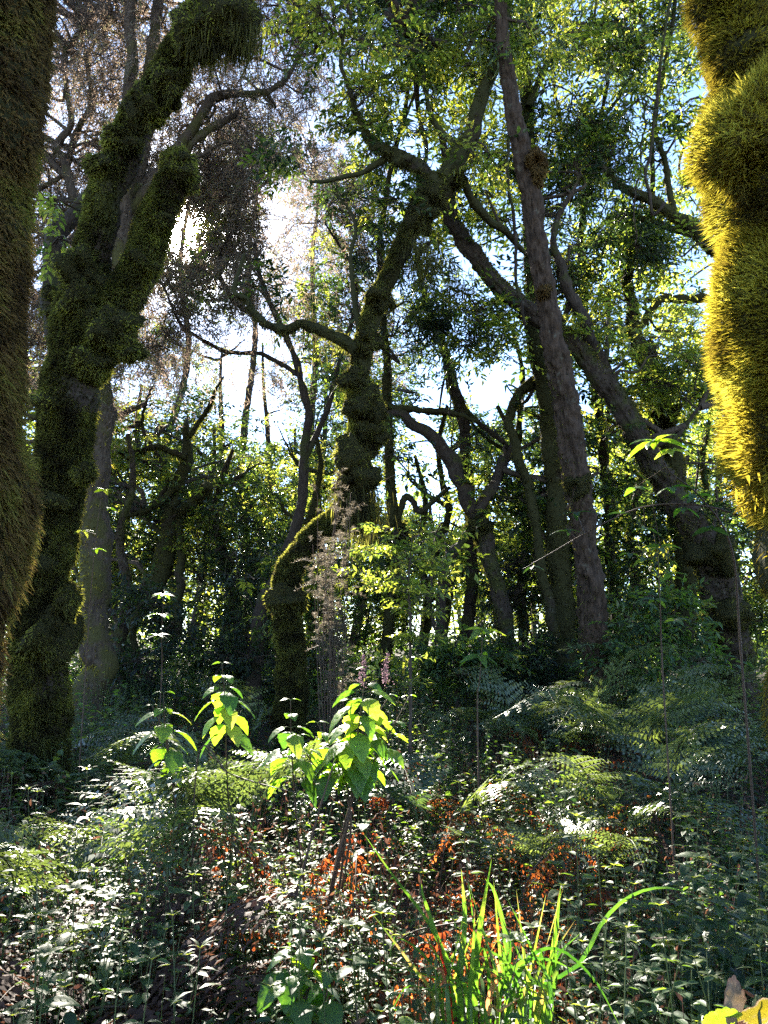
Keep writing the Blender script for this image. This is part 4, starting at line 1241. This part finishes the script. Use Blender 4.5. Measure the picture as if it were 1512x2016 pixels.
for px, py, n, s in ((850, 1620, 3, .8), (1060, 1430, 4, .9), (1120, 1480, 4, .9), (1080, 1520, 3, .8), (1060, 1600, 4, .8), (830, 1850, 3, .7), (30, 1800, 3, .7), (1040, 1760, 3, .7), (800, 1510, 3, .8), (1300, 1250, 3, .9), (720, 1750, 3, .8), (590, 1660, 3, .75), (1130, 1560, 3, .9), (1090, 1470, 3, .9), (1010, 1690, 3, .8), (1120, 1650, 3, .8)):
    put_fern(px, py, .56 * s, n, DEAD, 'dead_fern', 'fern', s * 1.2, group='dead rust-coloured ferns in the undergrowth')
label_by_landmark(ferns, 'dead rust orange fern')
ferns.clear()
for px, py, n, s in ((130, 1860, 4, .9), (60, 1950, 4, .9), (220, 1930, 4, .9), (120, 1530, 3, .9), (40, 1500, 3, .9), (310, 1760, 3, .7)):
    put_fern(px, py, .44 * s, n, WITHER, 'withered_fern', 'fern', s * 1.25, group='withered brown ferns')
label_by_landmark(ferns, 'withered dark brown fern')
ferns.clear()
# the one frond that shines in the sun
p = at(400, 1435, 3.5)
b = np.array([p[0] + .05, p[1] + .28, gz(p[0], p[1] + .28)])
hgt = (p[2] - b[2])
flat_frond = frond_mesh('frond', rng, 1.0, [M['shiny'], M['stem']], False, 15, .12, (.3, .6), .62)
LF = hgt / .60
o = fern('fern', 'tall fern frond shining white in the sun in front of the leaning mossy tree', b + np.array([0, .10, 0]), 2, rng,
         [(math.pi + .05, flat_frond, LF * .82), (math.pi - .5, flat_frond, LF * .76), (math.pi + .6, flat_frond, LF * .74)], 'green ferns in the undergrowth')

# herbs --------------------------------------------------------------------
def herb_mesh(rng, h, pairs, leafL, leafW, kind='leaf', droop=.25, mats=None, shoots=1):
    fo, st = MB(), MB()
    for s in range(shoots):
        a = rng.uniform(0, 6.28)
        hh = h * (1 if s == 0 else rng.uniform(.6, .95))
        tip = np.array([math.cos(a), math.sin(a), 0]) * hh * rng.uniform(.05, .3 if shoots > 1 else .15) + np.array([0, 0, hh])
        C = spline([(0, 0, 0), tip * np.array([.3, .3, .5]), tip], 12)
        add_tube(st, C, np.linspace(.0035, .0012, 12), 5, rng)
        f = np.linspace(.28, 1, pairs) ** .9
        for q, u in enumerate(f):
            k = u * 11
            i_ = int(min(k, 10)); c = C[i_] * (1 - (k - i_)) + C[i_ + 1] * (k - i_)
            ph = q * 1.57 + rng.normal() * .2 + a
            sz = (1.0 - .55 * max(0, u - .55) / .45) * rng.uniform(.8, 1.15)
            for sd in (0, math.pi):
                d = np.array([math.cos(ph + sd), math.sin(ph + sd), rng.uniform(-.1, .35) - droop * (1 - u)])
                add_leaves(fo, (c + nz(d) * .008)[None], d[None], np.array([[0, 0, 1]]) + rng.normal(size=(1, 3)) * .2, leafL * sz, leafW * sz, kind, 0, np.clip(rng.normal(.4, .25), 0, 1))
        # top rosette
        for q in range(4):
            ph = q * 1.57 + a
            d = np.array([math.cos(ph), math.sin(ph), .6])
            add_leaves(fo, C[-1][None], d[None], np.array([[0, 0, 1.0]]), leafL * .45, leafW * .45, kind, 0, .8)
    return fo, st

def herb(name, label, loc, cat, group, fo, st, leafm, stemm):
    root = thing(name, label, cat, loc, group)
    fo.build('foliage', [leafm], root)
    st.build('stem', [stemm], root)
    return root

rng = np.random.default_rng(21)
HV = []
for k, (h, pr, l, w, kd, sh) in enumerate(((.62, 8, .055, .026, 'leaf', 2), (.5, 7, .045, .024, 'leaf', 3), (.72, 9, .065, .032, 'leaf', 2), (.42, 6, .06, .035, 'ovate', 2), (.55, 8, .05, .018, 'leaf', 3), (.6, 9, .035, .02, 'leaf', 4), (.5, 5, .085, .052, 'ovate', 2), (.6, 5, .10, .056, 'ovate', 1), (.6, 9, .10, .02, 'lance', 2))):
    fo, st = herb_mesh(rng, h, pr, l, w, kd, .25, None, sh)
    HV.append((fo, st, h))
herbs = []
protos = [None] * len(HV)
def put_herb(px, py, v, sc=1.0):
    fo, st, h = HV[v]
    p = spot(px, py, h * sc * .9)
    if protos[v] is None:
        o = herb('herb', 'herb', p, 'herb', 'leafy herbs in the undergrowth', fo, st, M['herb'], M['stem'])
        o.rotation_euler = (0, 0, rng.uniform(0, 6.28)); o.scale = (sc,) * 3
        protos[v] = o
    else:
        o = dup(protos[v], p, rng.uniform(0, 6.28), sc)
    herbs.append(o)
for k in range(290):
    py = 1330 + 640 * rng.random() ** .8
    px = rng.uniform(-30, 1540)
    if 380 < px < 760 and 1320 < py < 1560:
        continue
    put_herb(px, py, rng.integers(len(HV)), rng.uniform(.75, 1.15))
label_by_landmark(herbs, 'small green leafy herb')

# broad leaved shaded herbs, lower right corner
fo, st = herb_mesh(rng, .62, 7, .105, .055, 'ovate', .3, None, 3)
corner = []
first = None
for px, py, s in ((1450, 1730, 1.0), (1400, 1800, .95), (1490, 1800, 1.0), (1340, 1840, .9), (1460, 1880, .9), (1380, 1900, .85), (1300, 1780, .9), (1250, 1880, .8), (1420, 1660, 1.1), (1340, 1680, 1.0), (1490, 1640, 1.0), (1320, 1940, .75), (1200, 1960, .7)):
    p = spot(px, py, .55 * s)
    if first is None:
        first = herb('broadleaf_herb', 'h', p, 'herb', 'broad leaved herbs in the shade', fo, st, M['herb'], M['stem'])
        o = first
    else:
        o = dup(first, p, rng.uniform(0, 6.28), s)
    corner.append(o)
label_by_landmark(corner, 'shaded broad leaved herb')

# the fine low growth under everything: one mass
mb = MB()
n = 21000
u = rng.random(n)
y = 1.5 + 13 * u ** 1.45
x = rng.uniform(-.62, .62, n) * (y + .8)
h = rng.uniform(.10, .42, n) * (1 + .35 * np.sin(x * 2.2 + y)) * (1 + np.clip(y - 5, 0, 6) * .10) * np.where(y < 4.5, .78, 1)
cl = fbm(np.stack([x * 1.1, y * 1.1, 0 * x], 1), 1.0, 3, 7)
keep = cl + rng.normal(size=n) * .25 > np.where(y < 5, -.55, -.25)
x, y, h, cl = x[keep], y[keep], h[keep] * (1 + .5 * np.clip(cl[keep], -.6, .8)), cl[keep]
n = len(x)
A = np.stack([x, y, gz(x, y) - .01], 1)
tip = A + np.stack([rng.normal(size=n) * .07, rng.normal(size=n) * .07, h], 1)
add_twigs(mb, A, (A + tip) / 2 + rng.normal(size=(n, 3)) * .015, tip, .0022, .0012, 1, rings=3)
k = 12
f = np.linspace(.2, 1, k)[None, :, None]
Q = A[:, None] * (1 - f) + tip[:, None] * f
ph = (np.arange(k) // 2 * 1.57 + (np.arange(k) % 2) * math.pi)[None] + rng.uniform(0, 6.28, (n, 1))
D = np.stack([np.cos(ph), np.sin(ph), rng.uniform(-.3, .35, (n, k))], -1)
s = rng.choice([.018, .026, .034, .048, .062], (n, 1), p=[.2, .3, .25, .17, .08]) * (1 + .03 * y[:, None]) * rng.uniform(.7, 1.2, (n, k))
base = rng.uniform(0, .8, (n, 1)) + rng.normal(size=(n, k)) * .12
add_leaves(mb, Q.reshape(-1, 3), D.reshape(-1, 3), (np.array([0, 0, 1.0]) + rng.normal(size=(n, k, 3)) * .34).reshape(-1, 3), s.ravel(), (s * .58).ravel(), 'leaf', 0, np.clip(base, 0, 1).ravel())
# low cover further back
m_ = 16000
y = rng.uniform(11, 28, m_); x = rng.uniform(-.62, .62, m_) * (y + 1)
hh = rng.beta(1.2, 2.2, m_) * (.5 + .7 * np.clip(fbm(np.stack([x * .5, y * .5, 0 * x], 1), 1.0, 2, 3) + .4, 0, 1.2))
D = rng.normal(size=(m_, 3)); D[:, 2] *= .4
add_leaves(mb, np.stack([x, y, gz(x, y) + hh], 1), D, rng.normal(size=(m_, 3)) * .5 + np.array([0, 0, 1]), rng.uniform(.10, .24, m_), rng.uniform(.05, .11, m_), 'rhomb', 0, np.clip(rng.normal(.25, .25, m_), 0, 1))
# fallen dead leaves on the soil
m_ = 6000
y = 1.5 + 12 * rng.random(m_) ** 1.6; x = rng.uniform(-.62, .62, m_) * (y + .8)
D = rng.normal(size=(m_, 3)); D[:, 2] *= .3
add_leaves(mb, np.stack([x, y, gz(x, y) + rng.uniform(.005, .12, m_)], 1), D, rng.normal(size=(m_, 3)) * .5 + np.array([0, 0, 1]), rng.uniform(.04, .09, m_), rng.uniform(.02, .04, m_), 'leaf', 2, rng.random(m_))
# brown dead stalks and curled leaves still standing among them
m_ = 3800
y = 1.5 + 9 * rng.random(m_) ** 1.4; x = rng.uniform(-.62, .62, m_) * (y + .8)
A = np.stack([x, y, gz(x, y)], 1)
tip = A + np.stack([rng.normal(size=m_) * .10, rng.normal(size=m_) * .10, rng.uniform(.15, .55, m_)], 1)
add_twigs(mb, A, (A + tip) / 2 + rng.normal(size=(m_, 3)) * .03, tip, .0024, .001, 3, rings=4)
f = np.linspace(.3, 1, 6)[None, :, None]
Q = A[:, None] * (1 - f) + tip[:, None] * f
D = rng.normal(size=(m_, 6, 3)) + np.array([0, 0, -.9])
add_leaves(mb, Q.reshape(-1, 3), D.reshape(-1, 3), rng.normal(size=(m_ * 6, 3)), rng.uniform(.018, .05, m_ * 6), rng.uniform(.008, .018, m_ * 6), 'leaf', 3, rng.random(m_ * 6))
ug = mb.build('undergrowth', [M['herb'], M['stem'], M['dead'], M['darkdead']])
ug['kind'] = 'stuff'
ug['label'] = 'low tangle of small leaved plants and dead leaves covering the forest floor'

# the sunlit nettle-leaved plants -----------------------------------------
def nettle(label, px, py, d, shoots, leafL, seed, base_px=None, flowers=0, stemmat='brownstem'):
    rng = np.random.default_rng(seed)
    top = at(px, py, d)
    b = at(base_px or px, 1700, d); b[1] += .1; b[2] = gz(b[0], b[1])
    root = thing('nettle_plant', label, 'plant', b, 'tall plants with large toothed leaves')
    fo = MB()
    for (sx, sy, nl, sl) in shoots:
        tipp = at(sx, sy, d + rng.normal() * .06)
        st = MB()
        join = b * .35 + top * .65 + np.array([0, 0, -.12])
        C = spline([b, b * .55 + join * .45 + rng.normal(size=3) * .02, join, join * .4 + tipp * .6 + rng.normal(size=3) * .015, tipp], 30)
        add_tube(st, C, np.linspace(.0065, .0018, 30), 6, rng, .1)
        shift(st, b).build('stem', [M[stemmat]], root)
        for q in range(nl):
            u = 1 - .34 * (q / max(1, nl - 1)) ** .85
            i_ = int(u * 29); c = C[min(i_, 29)]
            ph = q * 1.57 + rng.normal() * .25 + .4
            size = sl * (.32 + .68 * min(1, q / 3.0)) * rng.uniform(.85, 1.12)
            for sd in (0, math.pi):
                a = ph + sd
                pd = np.array([math.cos(a), math.sin(a), .25 if q > 0 else .9])
                pe = c + nz(pd) * size * .32
                add_twigs(fo, c[None], ((c + pe) / 2 + np.array([0, 0, .006]))[None], pe[None], .0016, .0012, 1)
                dr = -.05 - .75 * min(1, q / 3.5) * rng.uniform(.6, 1.1)
                dd = np.array([math.cos(a), math.sin(a), dr + .1])
                add_leaves(fo, pe[None], dd[None], np.array([[math.cos(a) * .6, math.sin(a) * .6, 1.0]]) + rng.normal(size=(1, 3)) * .18, size, size * rng.uniform(.62, .76), 'ovate', 0, np.clip(rng.normal(.42, .36), 0, 1))  # mixed tint: the darker greens paint in unlit, turned-away leaf faces
    for f in range(flowers):
        fl = MB()
        sx, sy = ((716, 1285), (765, 1282), (690, 1300))[f]
        e = at(sx, sy, d); s0 = at(sx - 5, sy + 60, d)
        C = spline([s0, (s0 + e) / 2 + rng.normal(size=3) * .008, e], 12)
        add_tube(fl, C, np.linspace(.002, .0008, 12), 4, rng, mat=1)
        m2 = 260
        k2 = rng.random(m2)
        Pf = C[(k2 * 11).astype(int)] + rng.normal(size=(m2, 3)) * (.009 * (1.25 - k2))[:, None]
        add_leaves(fl, Pf, rng.normal(size=(m2, 3)), rng.normal(size=(m2, 3)), .007, .005, 'rhomb', 0, rng.random(m2))
        shift(fl, b).build('flower_spike', [M['flower'], M['brownstem']], root)
    shift(fo, b).build('foliage', [M['nettle'], M['stem']], root)
    return root

nettle('tall plant with large toothed leaves glowing yellow green, mauve flower spikes on top', 715, 1330, 3.2,
       [(722, 1318, 10, .125), (690, 1380, 7, .125), (765, 1372, 7, .125), (625, 1425, 6, .12), (805, 1372, 5, .10), (590, 1450, 4, .12), (740, 1440, 6, .13)], .11, 51, 640, 2)
nettle('toothed yellow green plant just above the shining fern frond', 435, 1310, 3.5, [(437, 1308, 9, .125)], .10, 52, 470)
nettle('toothed green plant leaning beside the shining fern frond, towards the leaning tree', 320, 1370, 3.3, [(322, 1366, 7, .12), (300, 1390, 4, .09)], .09, 53, 400)
nettle('small toothed plant with broad bright hanging leaf, against the centre trunk foot', 572, 1390, 3.2, [(572, 1380, 8, .12)], .10, 54, 610)
nettle('low grey green toothed plant beside the clump of grass', 595, 1840, 2.2, [(595, 1835, 7, .115), (640, 1870, 5, .09), (560, 1890, 5, .09)], .08, 55, 600)
nettle('pale toothed plant at the bottom edge near the grass clump', 790, 1965, 1.9, [(790, 1960, 6, .10), (700, 1975, 4, .08)], .08, 56, 800)

# shrub with tiered leaves, middle
def tier_shrub():
    rng = np.random.default_rng(61)
    b = at(806, 1330, 5.6); b[2] = gz(b[0], b[1])
    root = thing('leafy_shrub', 'slim leafy shrub with tiers of sunlit yellow green leaves, before the slender trunks', 'shrub', b)
    st, fo = MB(), MB()
    main = spline([b, at(808, 1250, 5.7), at(804, 1150, 5.7), at(812, 1050, 5.7)], 24)
    add_tube(st, main, np.linspace(.014, .003, 24), 6, rng, .1)
    starts, dirs = [], []
    for k in range(34):
        f = rng.uniform(.25, 1)
        c = main[int(f * 23)]
        a = rng.uniform(0, 6.28)
        r = rng.uniform(.12, .52) * (1.15 - .6 * f)
        e = c + np.array([math.cos(a) * r, math.sin(a) * r, .25 * r + .03])
        add_twigs(st, c[None], ((c + e) / 2 + np.array([0, 0, .03]))[None], e[None], .004, .002, 0)
        for q in range(5):
            w = rng.uniform(.35, 1)
            starts.append(c * (1 - w) + e * w); dirs.append([math.cos(a + rng.normal() * .8), math.sin(a + rng.normal() * .8), .15])
    add_sprays(fo, np.array(starts), np.array(dirs, float), 'broad', rng, .62, (.4, 1))
    shift(st, b).build('stem', [M['twig']], root)
    shift(fo, b).build('foliage', [M['broad'], M['twig']], root)
tier_shrub()

# dry feathery heath bush
def dry_bush():
    rng = np.random.default_rng(62)
    b = at(650, 1340, 6.2); b[2] = gz(b[0], b[1])
    root = thing('dry_heath_bush', 'dry feathery grey pink heath bush standing in front of the centre trunk bend', 'shrub', b)
    st, fo = MB(), MB()
    for k in range(16):
        tip = at(rng.uniform(615, 695), rng.uniform(945, 1120), 6.2 + rng.normal() * .12)
        mid = b * .5 + tip * .5 + rng.normal(size=3) * .07
        C = spline([b + rng.normal(size=3) * .02, mid, tip], 16)
        add_tube(st, C, np.linspace(.006, .0015, 16), 4, rng, .1)
        i_ = rng.integers(6, 16, 20)
        P = C[i_] + rng.normal(size=(20, 3)) * .012
        D = rng.normal(size=(20, 3)) * .45 + np.array([0, 0, 1.0])
        add_sprays(fo, P, D, 'heath', rng, .38, (.1, .9), twig=.004)
    shift(st, b).build('stem', [M['brownstem']], root)
    shift(fo, b).build('foliage', [M['dryheath'], M['brownstem']], root)
dry_bush()

# grass clump --------------------------------------------------------------
def blade(mb, pts, w, rng, tint=.5):
    C = spline(pts, 18)
    T = nz(np.gradient(C, axis=0))
    X = nz(np.cross(T, np.array([.15, 1.0, .1]) + rng.normal(size=3) * .35))
    N = np.cross(X, T)
    u = np.linspace(0, 1, 18)
    ww = w / 2 * np.clip(np.minimum(.55 + u * 1.2, 1) * (1 - u ** 3), .02, 1)
    V = np.stack([C - X * ww[:, None] + N * ww[:, None] * .3, C, C + X * ww[:, None] + N * ww[:, None] * .3], 1).reshape(-1, 3)
    i_ = np.arange(17)[:, None] * 3
    F = np.concatenate([i_ + np.array([[0, 1, 4, 3]]), i_ + np.array([[1, 2, 5, 4]])])
    mb.add(V, F, 0, np.clip(tint + .35 * fbm(V, 14, 3, 5) + np.repeat(np.clip(u - .85, 0, 1) * 2, 3), 0, 1))

def grass():
    rng = np.random.default_rng(63)
    d = 2.2
    b = at(930, 2000, d); b[2] = gz(b[0], b[1])
    root = thing('grass_clump', 'clump of long bright green grass blades, one blade arching far over', 'grass', b)
    def B(pts, wpx, m='grass', tint=.5, name='blade'):
        wpx *= .68
        P = [at(x, y, d + dd) for x, y, dd in pts]
        g = P[0].copy(); g[2] = gz(g[0], g[1]) ; g[:2] = g[:2] * .35 + b[:2] * .65
        mb = MB()
        blade(mb, [g] + P, wpx * d / FPX, rng, tint)
        shift(mb, b).build(name, [M[m]], root)
    B([(905, 1950, 0), (915, 1820, .03), (908, 1710, .05)], 20, tint=.6)
    B([(935, 1950, 0), (945, 1830, -.05), (968, 1690, -.08)], 20, tint=.5)
    B([(890, 1960, 0), (850, 1830, .06), (770, 1720, .10), (715, 1640, .12)], 16, tint=.5)
    B([(1085, 1960, 0), (1092, 1870, 0), (1104, 1740, 0)], 19, tint=.5)
    B([(985, 1950, 0), (998, 1860, .1), (975, 1760, .12), (955, 1730, .12)], 17, tint=.4)
    B([(1000, 1980, 0), (1130, 1910, .05), (1190, 1810, .1), (1250, 1760, .1), (1320, 1748, .1), (1395, 1775, .1)], 13, tint=.2)
    B([(1000, 1990, -.05), (1040, 1890, -.1), (1100, 1870, -.15), (1170, 1930, -.2), (1220, 2020, -.25)], 15, tint=.1)
    B([(980, 1990, -.05), (1020, 1900, -.1), (1080, 1890, -.1), (1130, 1910, -.1)], 13, tint=.2)
    B([(920, 1970, 0), (875, 1880, 0), (835, 1770, 0), (830, 1740, 0)], 14, tint=.6)
    B([(900, 1990, -.05), (840, 1950, -.1), (800, 1945, -.15), (770, 1990, -.15)], 12, tint=.3)
    B([(960, 1980, .1), (1000, 1900, .15), (1005, 1830, .15)], 16, tint=.3)
    B([(870, 1990, .1), (850, 1900, .1), (780, 1850, .12), (760, 1950, .1)], 10, tint=.3)
    B([(925, 1990, -.05), (930, 1900, -.1), (935, 1790, -.12)], 15, tint=.7)
    for k in range(34):
        x0 = rng.uniform(850, 1090); l = rng.normal() * 90
        B([(x0, 1990, rng.normal() * .08), (x0 + l * .4, 1930 - rng.uniform(0, 60), rng.normal() * .08), (x0 + l, 1850 - rng.uniform(-60, 120), rng.normal() * .1)], rng.uniform(8, 15), tint=rng.random())
    B([(890, 2010, 0), (880, 1930, -.02), (868, 1880, -.02), (862, 1840, -.02)], 13, 'red', .5, 'red_blade')
    B([(960, 1990, -.05), (985, 1920, -.08), (965, 1870, -.08)], 16, 'dry', .7, 'dry_blade')
    B([(880, 1960, -.05), (860, 1905, -.08), (835, 1905, -.08)], 9, 'dry', .3, 'dry_blade')
    B([(960, 2010, -.1), (985, 1990, -.15), (1030, 1960, -.15)], 12, 'dry', .9, 'dry_blade')
    # the culms hiding the base
    return root
grass()

# yellow leaf with a crumpled brown leaf and a green leaf, bottom right
def yellow():
    rng = np.random.default_rng(64)
    d = 1.45
    c = at(1490, 1960, d)
    b = c.copy(); b[2] = gz(c[0], c[1])
    root = thing('yellowing_plant', 'yellow leaf with pale torn edge beside a crumpled brown leaf and a green leaf', 'plant', b)
    st, lf, gr, hd = MB(), MB(), MB(), MB()
    add_tube(st, spline([b, b * .5 + c * .5 + np.array([.02, .01, 0]), c], 10), np.linspace(.005, .003, 10), 6, rng)
    def round_leaf(mb, o, X, Y, rx, ry, wave, seed, tint, lobes=0, rough=0):
        X = nz(X); Y = nz(Y - X * (X @ Y)); Z = np.cross(X, Y)
        nr, na = 14, 64
        r = np.linspace(.02, 1, nr)[:, None]
        th = np.linspace(0, 2 * math.pi, na, endpoint=False)[None]
        rim = 1 + (.10 * np.abs(np.sin(lobes * th)) if lobes else 0) + .04 * np.sin(3 * th + seed)
        x = r * np.cos(th) * rx * (1 + (rim - 1) * r ** 2)
        y = r * np.sin(th) * ry * (1 + (rim - 1) * r ** 2)
        p = np.stack([x, y, 0 * x + 0 * y], -1)
        z = wave * (fbm(p + seed, 22, 3, seed) * r + .5 * r ** 2 * np.cos(th * 2 + seed)) - .12 * np.abs(y)
        V = o + x[..., None] * X + y[..., None] * Y + z[..., None] * Z
        tn = np.clip(tint + .35 * fbm(p + seed, 55, 3, seed + 4) * rough + .75 * np.clip(r - .78, 0, 1) * 4 * rough * (np.sin(th * 1 + 1.2) > -.4) + (fbm(p + seed, 40, 2, seed + 8) > .62) * rough, 0, 1)
        mb.add(V.reshape(-1, 3), grid_faces(nr, na), 0, tn.ravel())
    round_leaf(lf, at(1506, 1998, d), RGT + UPV * .3, UPV - FWD * .5, .066, .046, .014, 3, .22, 0, 1)
    round_leaf(hd, at(1446, 1966, d - .02), UPV + RGT * .12, RGT * -.9 + FWD * .5, .034, .017, .022, 7, .5, 5, 1)
    round_leaf(gr, at(1425, 2010, d - .03), RGT + UPV * .2, UPV - FWD * .4, .036, .024, .006, 5, .75, 8, 0)
    add_tube(hd, spline([at(1449, 2030, d), at(1446, 1985, d - .015)], 6), np.full(6, .003), 5, rng)
    shift(st, b).build('stem', [M['stem']], root)
    shift(lf, b).build('yellow_leaf', [M['yellow']], root)
    shift(gr, b).build('green_leaf', [M['nettle']], root)
    shift(hd, b).build('dead_leaf', [M['crumpled']], root)
yellow()

# twig with leaves crossing the right side, and the bright sprig
def sprig(name, label, cat, pts, d0, d1, leafs, mat, r0=.004, seed=1, leafL=.075, root_to_ground=True):
    rng = np.random.default_rng(seed)
    P = [at(x, y, d0 + (d1 - d0) * k / max(1, len(pts) - 1)) for k, (x, y) in enumerate(pts)]
    if root_to_ground:
        g = P[0].copy(); g[2] = gz(g[0], g[1]); P = [g] + P
    b = P[0]
    root = thing(name, label, cat, b)
    st, fo = MB(), MB()
    C = spline(P, 40)
    add_tube(st, C, np.linspace(r0, r0 * .35, 40), 6, rng, .1)
    for (x, y, n, l, tn) in leafs:
        q = at(x, y, 0.0001)
        px_, py_, dd = proj(C)
        k = int(np.hypot(px_ - x, py_ - y).argmin())
        c = at(x, y, dd[k])
        add_twigs(st, C[k][None], ((C[k] + c) / 2 + np.array([0, 0, .005]))[None], c[None], .002, .0014, 0)
        for q in range(n):
            a = q * 6.28 / n + rng.normal() * .3
            D = np.array([math.cos(a), math.sin(a), rng.uniform(-.25, .3)])
            add_leaves(fo, c[None], D[None], np.array([[0, 0, 1.0]]) + rng.normal(size=(1, 3)) * .25, l * rng.uniform(.8, 1.15), l * .42, 'ovate', 0, np.clip(tn + rng.normal() * .1, 0, 1))
    shift(st, b).build('stem', [M['brownstem']], root)
    shift(fo, b).build('foliage', [M[mat]], root)
sprig('sapling', 'young stem ending in a bright green whorl of leaves before the long leaning trunk', 'sapling', [(1460, 1300), (1440, 1080), (1380, 980), (1320, 930), (1300, 890)], 2.9, 2.7,
      [(1290, 868, 6, .10, .7), (1325, 885, 3, .08, .9), (1345, 1000, 3, .07, .1), (1370, 975, 3, .07, .1), (1320, 960, 4, .07, .1), (1250, 960, 3, .06, .1)], 'nettle', .005, 71)
sprig('sapling', 'thin twig arching level across in front of the straight trunk with scattered dark leaves', 'sapling', [(1560, 1250), (1530, 1060), (1440, 1010), (1350, 992), (1260, 1000), (1180, 1035), (1100, 1080), (1030, 1120)], 2.6, 3.0,
      [(1465, 1000, 2, .09, .6), (1500, 960, 2, .07, .8), (1490, 1030, 3, .08, .1), (1135, 1010, 4, .06, .0), (1115, 1045, 4, .06, .0), (1300, 1075, 2, .075, .4), (1270, 1040, 3, .06, .1), (1400, 1040, 3, .07, .1), (1220, 1010, 2, .05, .1), (1050, 1115, 3, .05, .0)], 'herb', .005, 72)
sprig('sapling', 'upright sapling with pale oval leaves between the straight trunk and the leaning trunk foot', 'sapling', [(1305, 1330), (1300, 1200), (1295, 1100), (1285, 1040)], 4.0, 3.9,
      [(1300, 1080, 4, .085, .6), (1270, 1100, 3, .08, .5), (1320, 1130, 3, .08, .4), (1240, 1090, 3, .07, .5), (1290, 1180, 4, .08, .3), (1330, 1220, 3, .07, .4)], 'herb', .005, 73)
sprig('sapling', 'upright young plant with long pale leaves at the foot of the thin bent trunk', 'sapling', [(940, 1400), (945, 1330), (950, 1250)], 5.0, 5.0,
      [(950, 1240, 6, .13, .9), (945, 1290, 5, .13, .3)], 'nettle', .006, 74)
sprig('sapling', 'slim sapling with small bright leaves in front of the pale grey trunk', 'sapling', [(170, 1300), (180, 1150), (190, 1050), (200, 970)], 5.2, 5.2,
      [(205, 965, 4, .08, .9), (165, 1045, 4, .075, .9), (215, 1000, 3, .07, .5), (190, 1080, 3, .07, .4)], 'nettle', .005, 75)
sprig('sapling', 'slim dark stemmed sapling rising between the crooked tree and the centre trunk', 'sapling', [(318, 1330), (318, 1250), (322, 1180)], 6.0, 6.0,
      [(320, 1170, 6, .11, .4), (318, 1210, 5, .11, .3), (310, 1250, 5, .10, .2)], 'herb', .006, 76)
sprig('fallen_stem', 'bare yellow stem slanting down from the shining fern frond to the nettle plant', 'stem', [(390, 1490), (450, 1522), (520, 1545), (580, 1560)], 3.2, 2.9, [(585, 1560, 2, .04, .3)], 'nettle', .004, 77)
# bare dark stem below the nettle plant
sprig('bare_stalk', 'dark bare leaning stem under the sunlit nettle plant', 'stem', [(580, 1790), (600, 1700), (630, 1590), (655, 1510)], 2.9, 3.0, [(655, 1520, 2, .05, .3)], 'nettle', .008, 78)

# liana beside the straight trunk
rng = np.random.default_rng(90)
for lab, pts, d0 in (('thin hanging liana close beside the straight trunk, from the canopy down', [(1000, 250), (998, 330), (1010, 430), (1020, 560), (1030, 640)], 8.2),
                     ('thin dark liana hanging from the canopy near the golden mossy tree', [(1318, -20), (1300, 120), (1288, 250), (1272, 340), (1285, 420), (1310, 400)], 8.6),
                     ('second thin liana hanging inside the leafy crown before the upright trunk', [(1275, 200), (1262, 300), (1250, 400), (1252, 480)], 9.0),
                     ('long thin creeper hanging in the sky gap beside the slender dark trunk', [(880, 650), (885, 760), (889, 850), (886, 940)], 9.8)):
    P = np.array([at(x, y, d0) for x, y in pts])
    mb = MB()
    C = spline(P, 40) + spline(rng.normal(size=(14, 3)) * .012, 40)
    add_tube(mb, C, np.full(40, .017 if d0 < 9 else .010), 6, rng, .15)
    o = shift(mb, P[0]).build('liana', [M['bark']])
    o.location = P[0]
    o['label'] = lab
    o['category'] = 'liana'
    o['group'] = 'lianas'
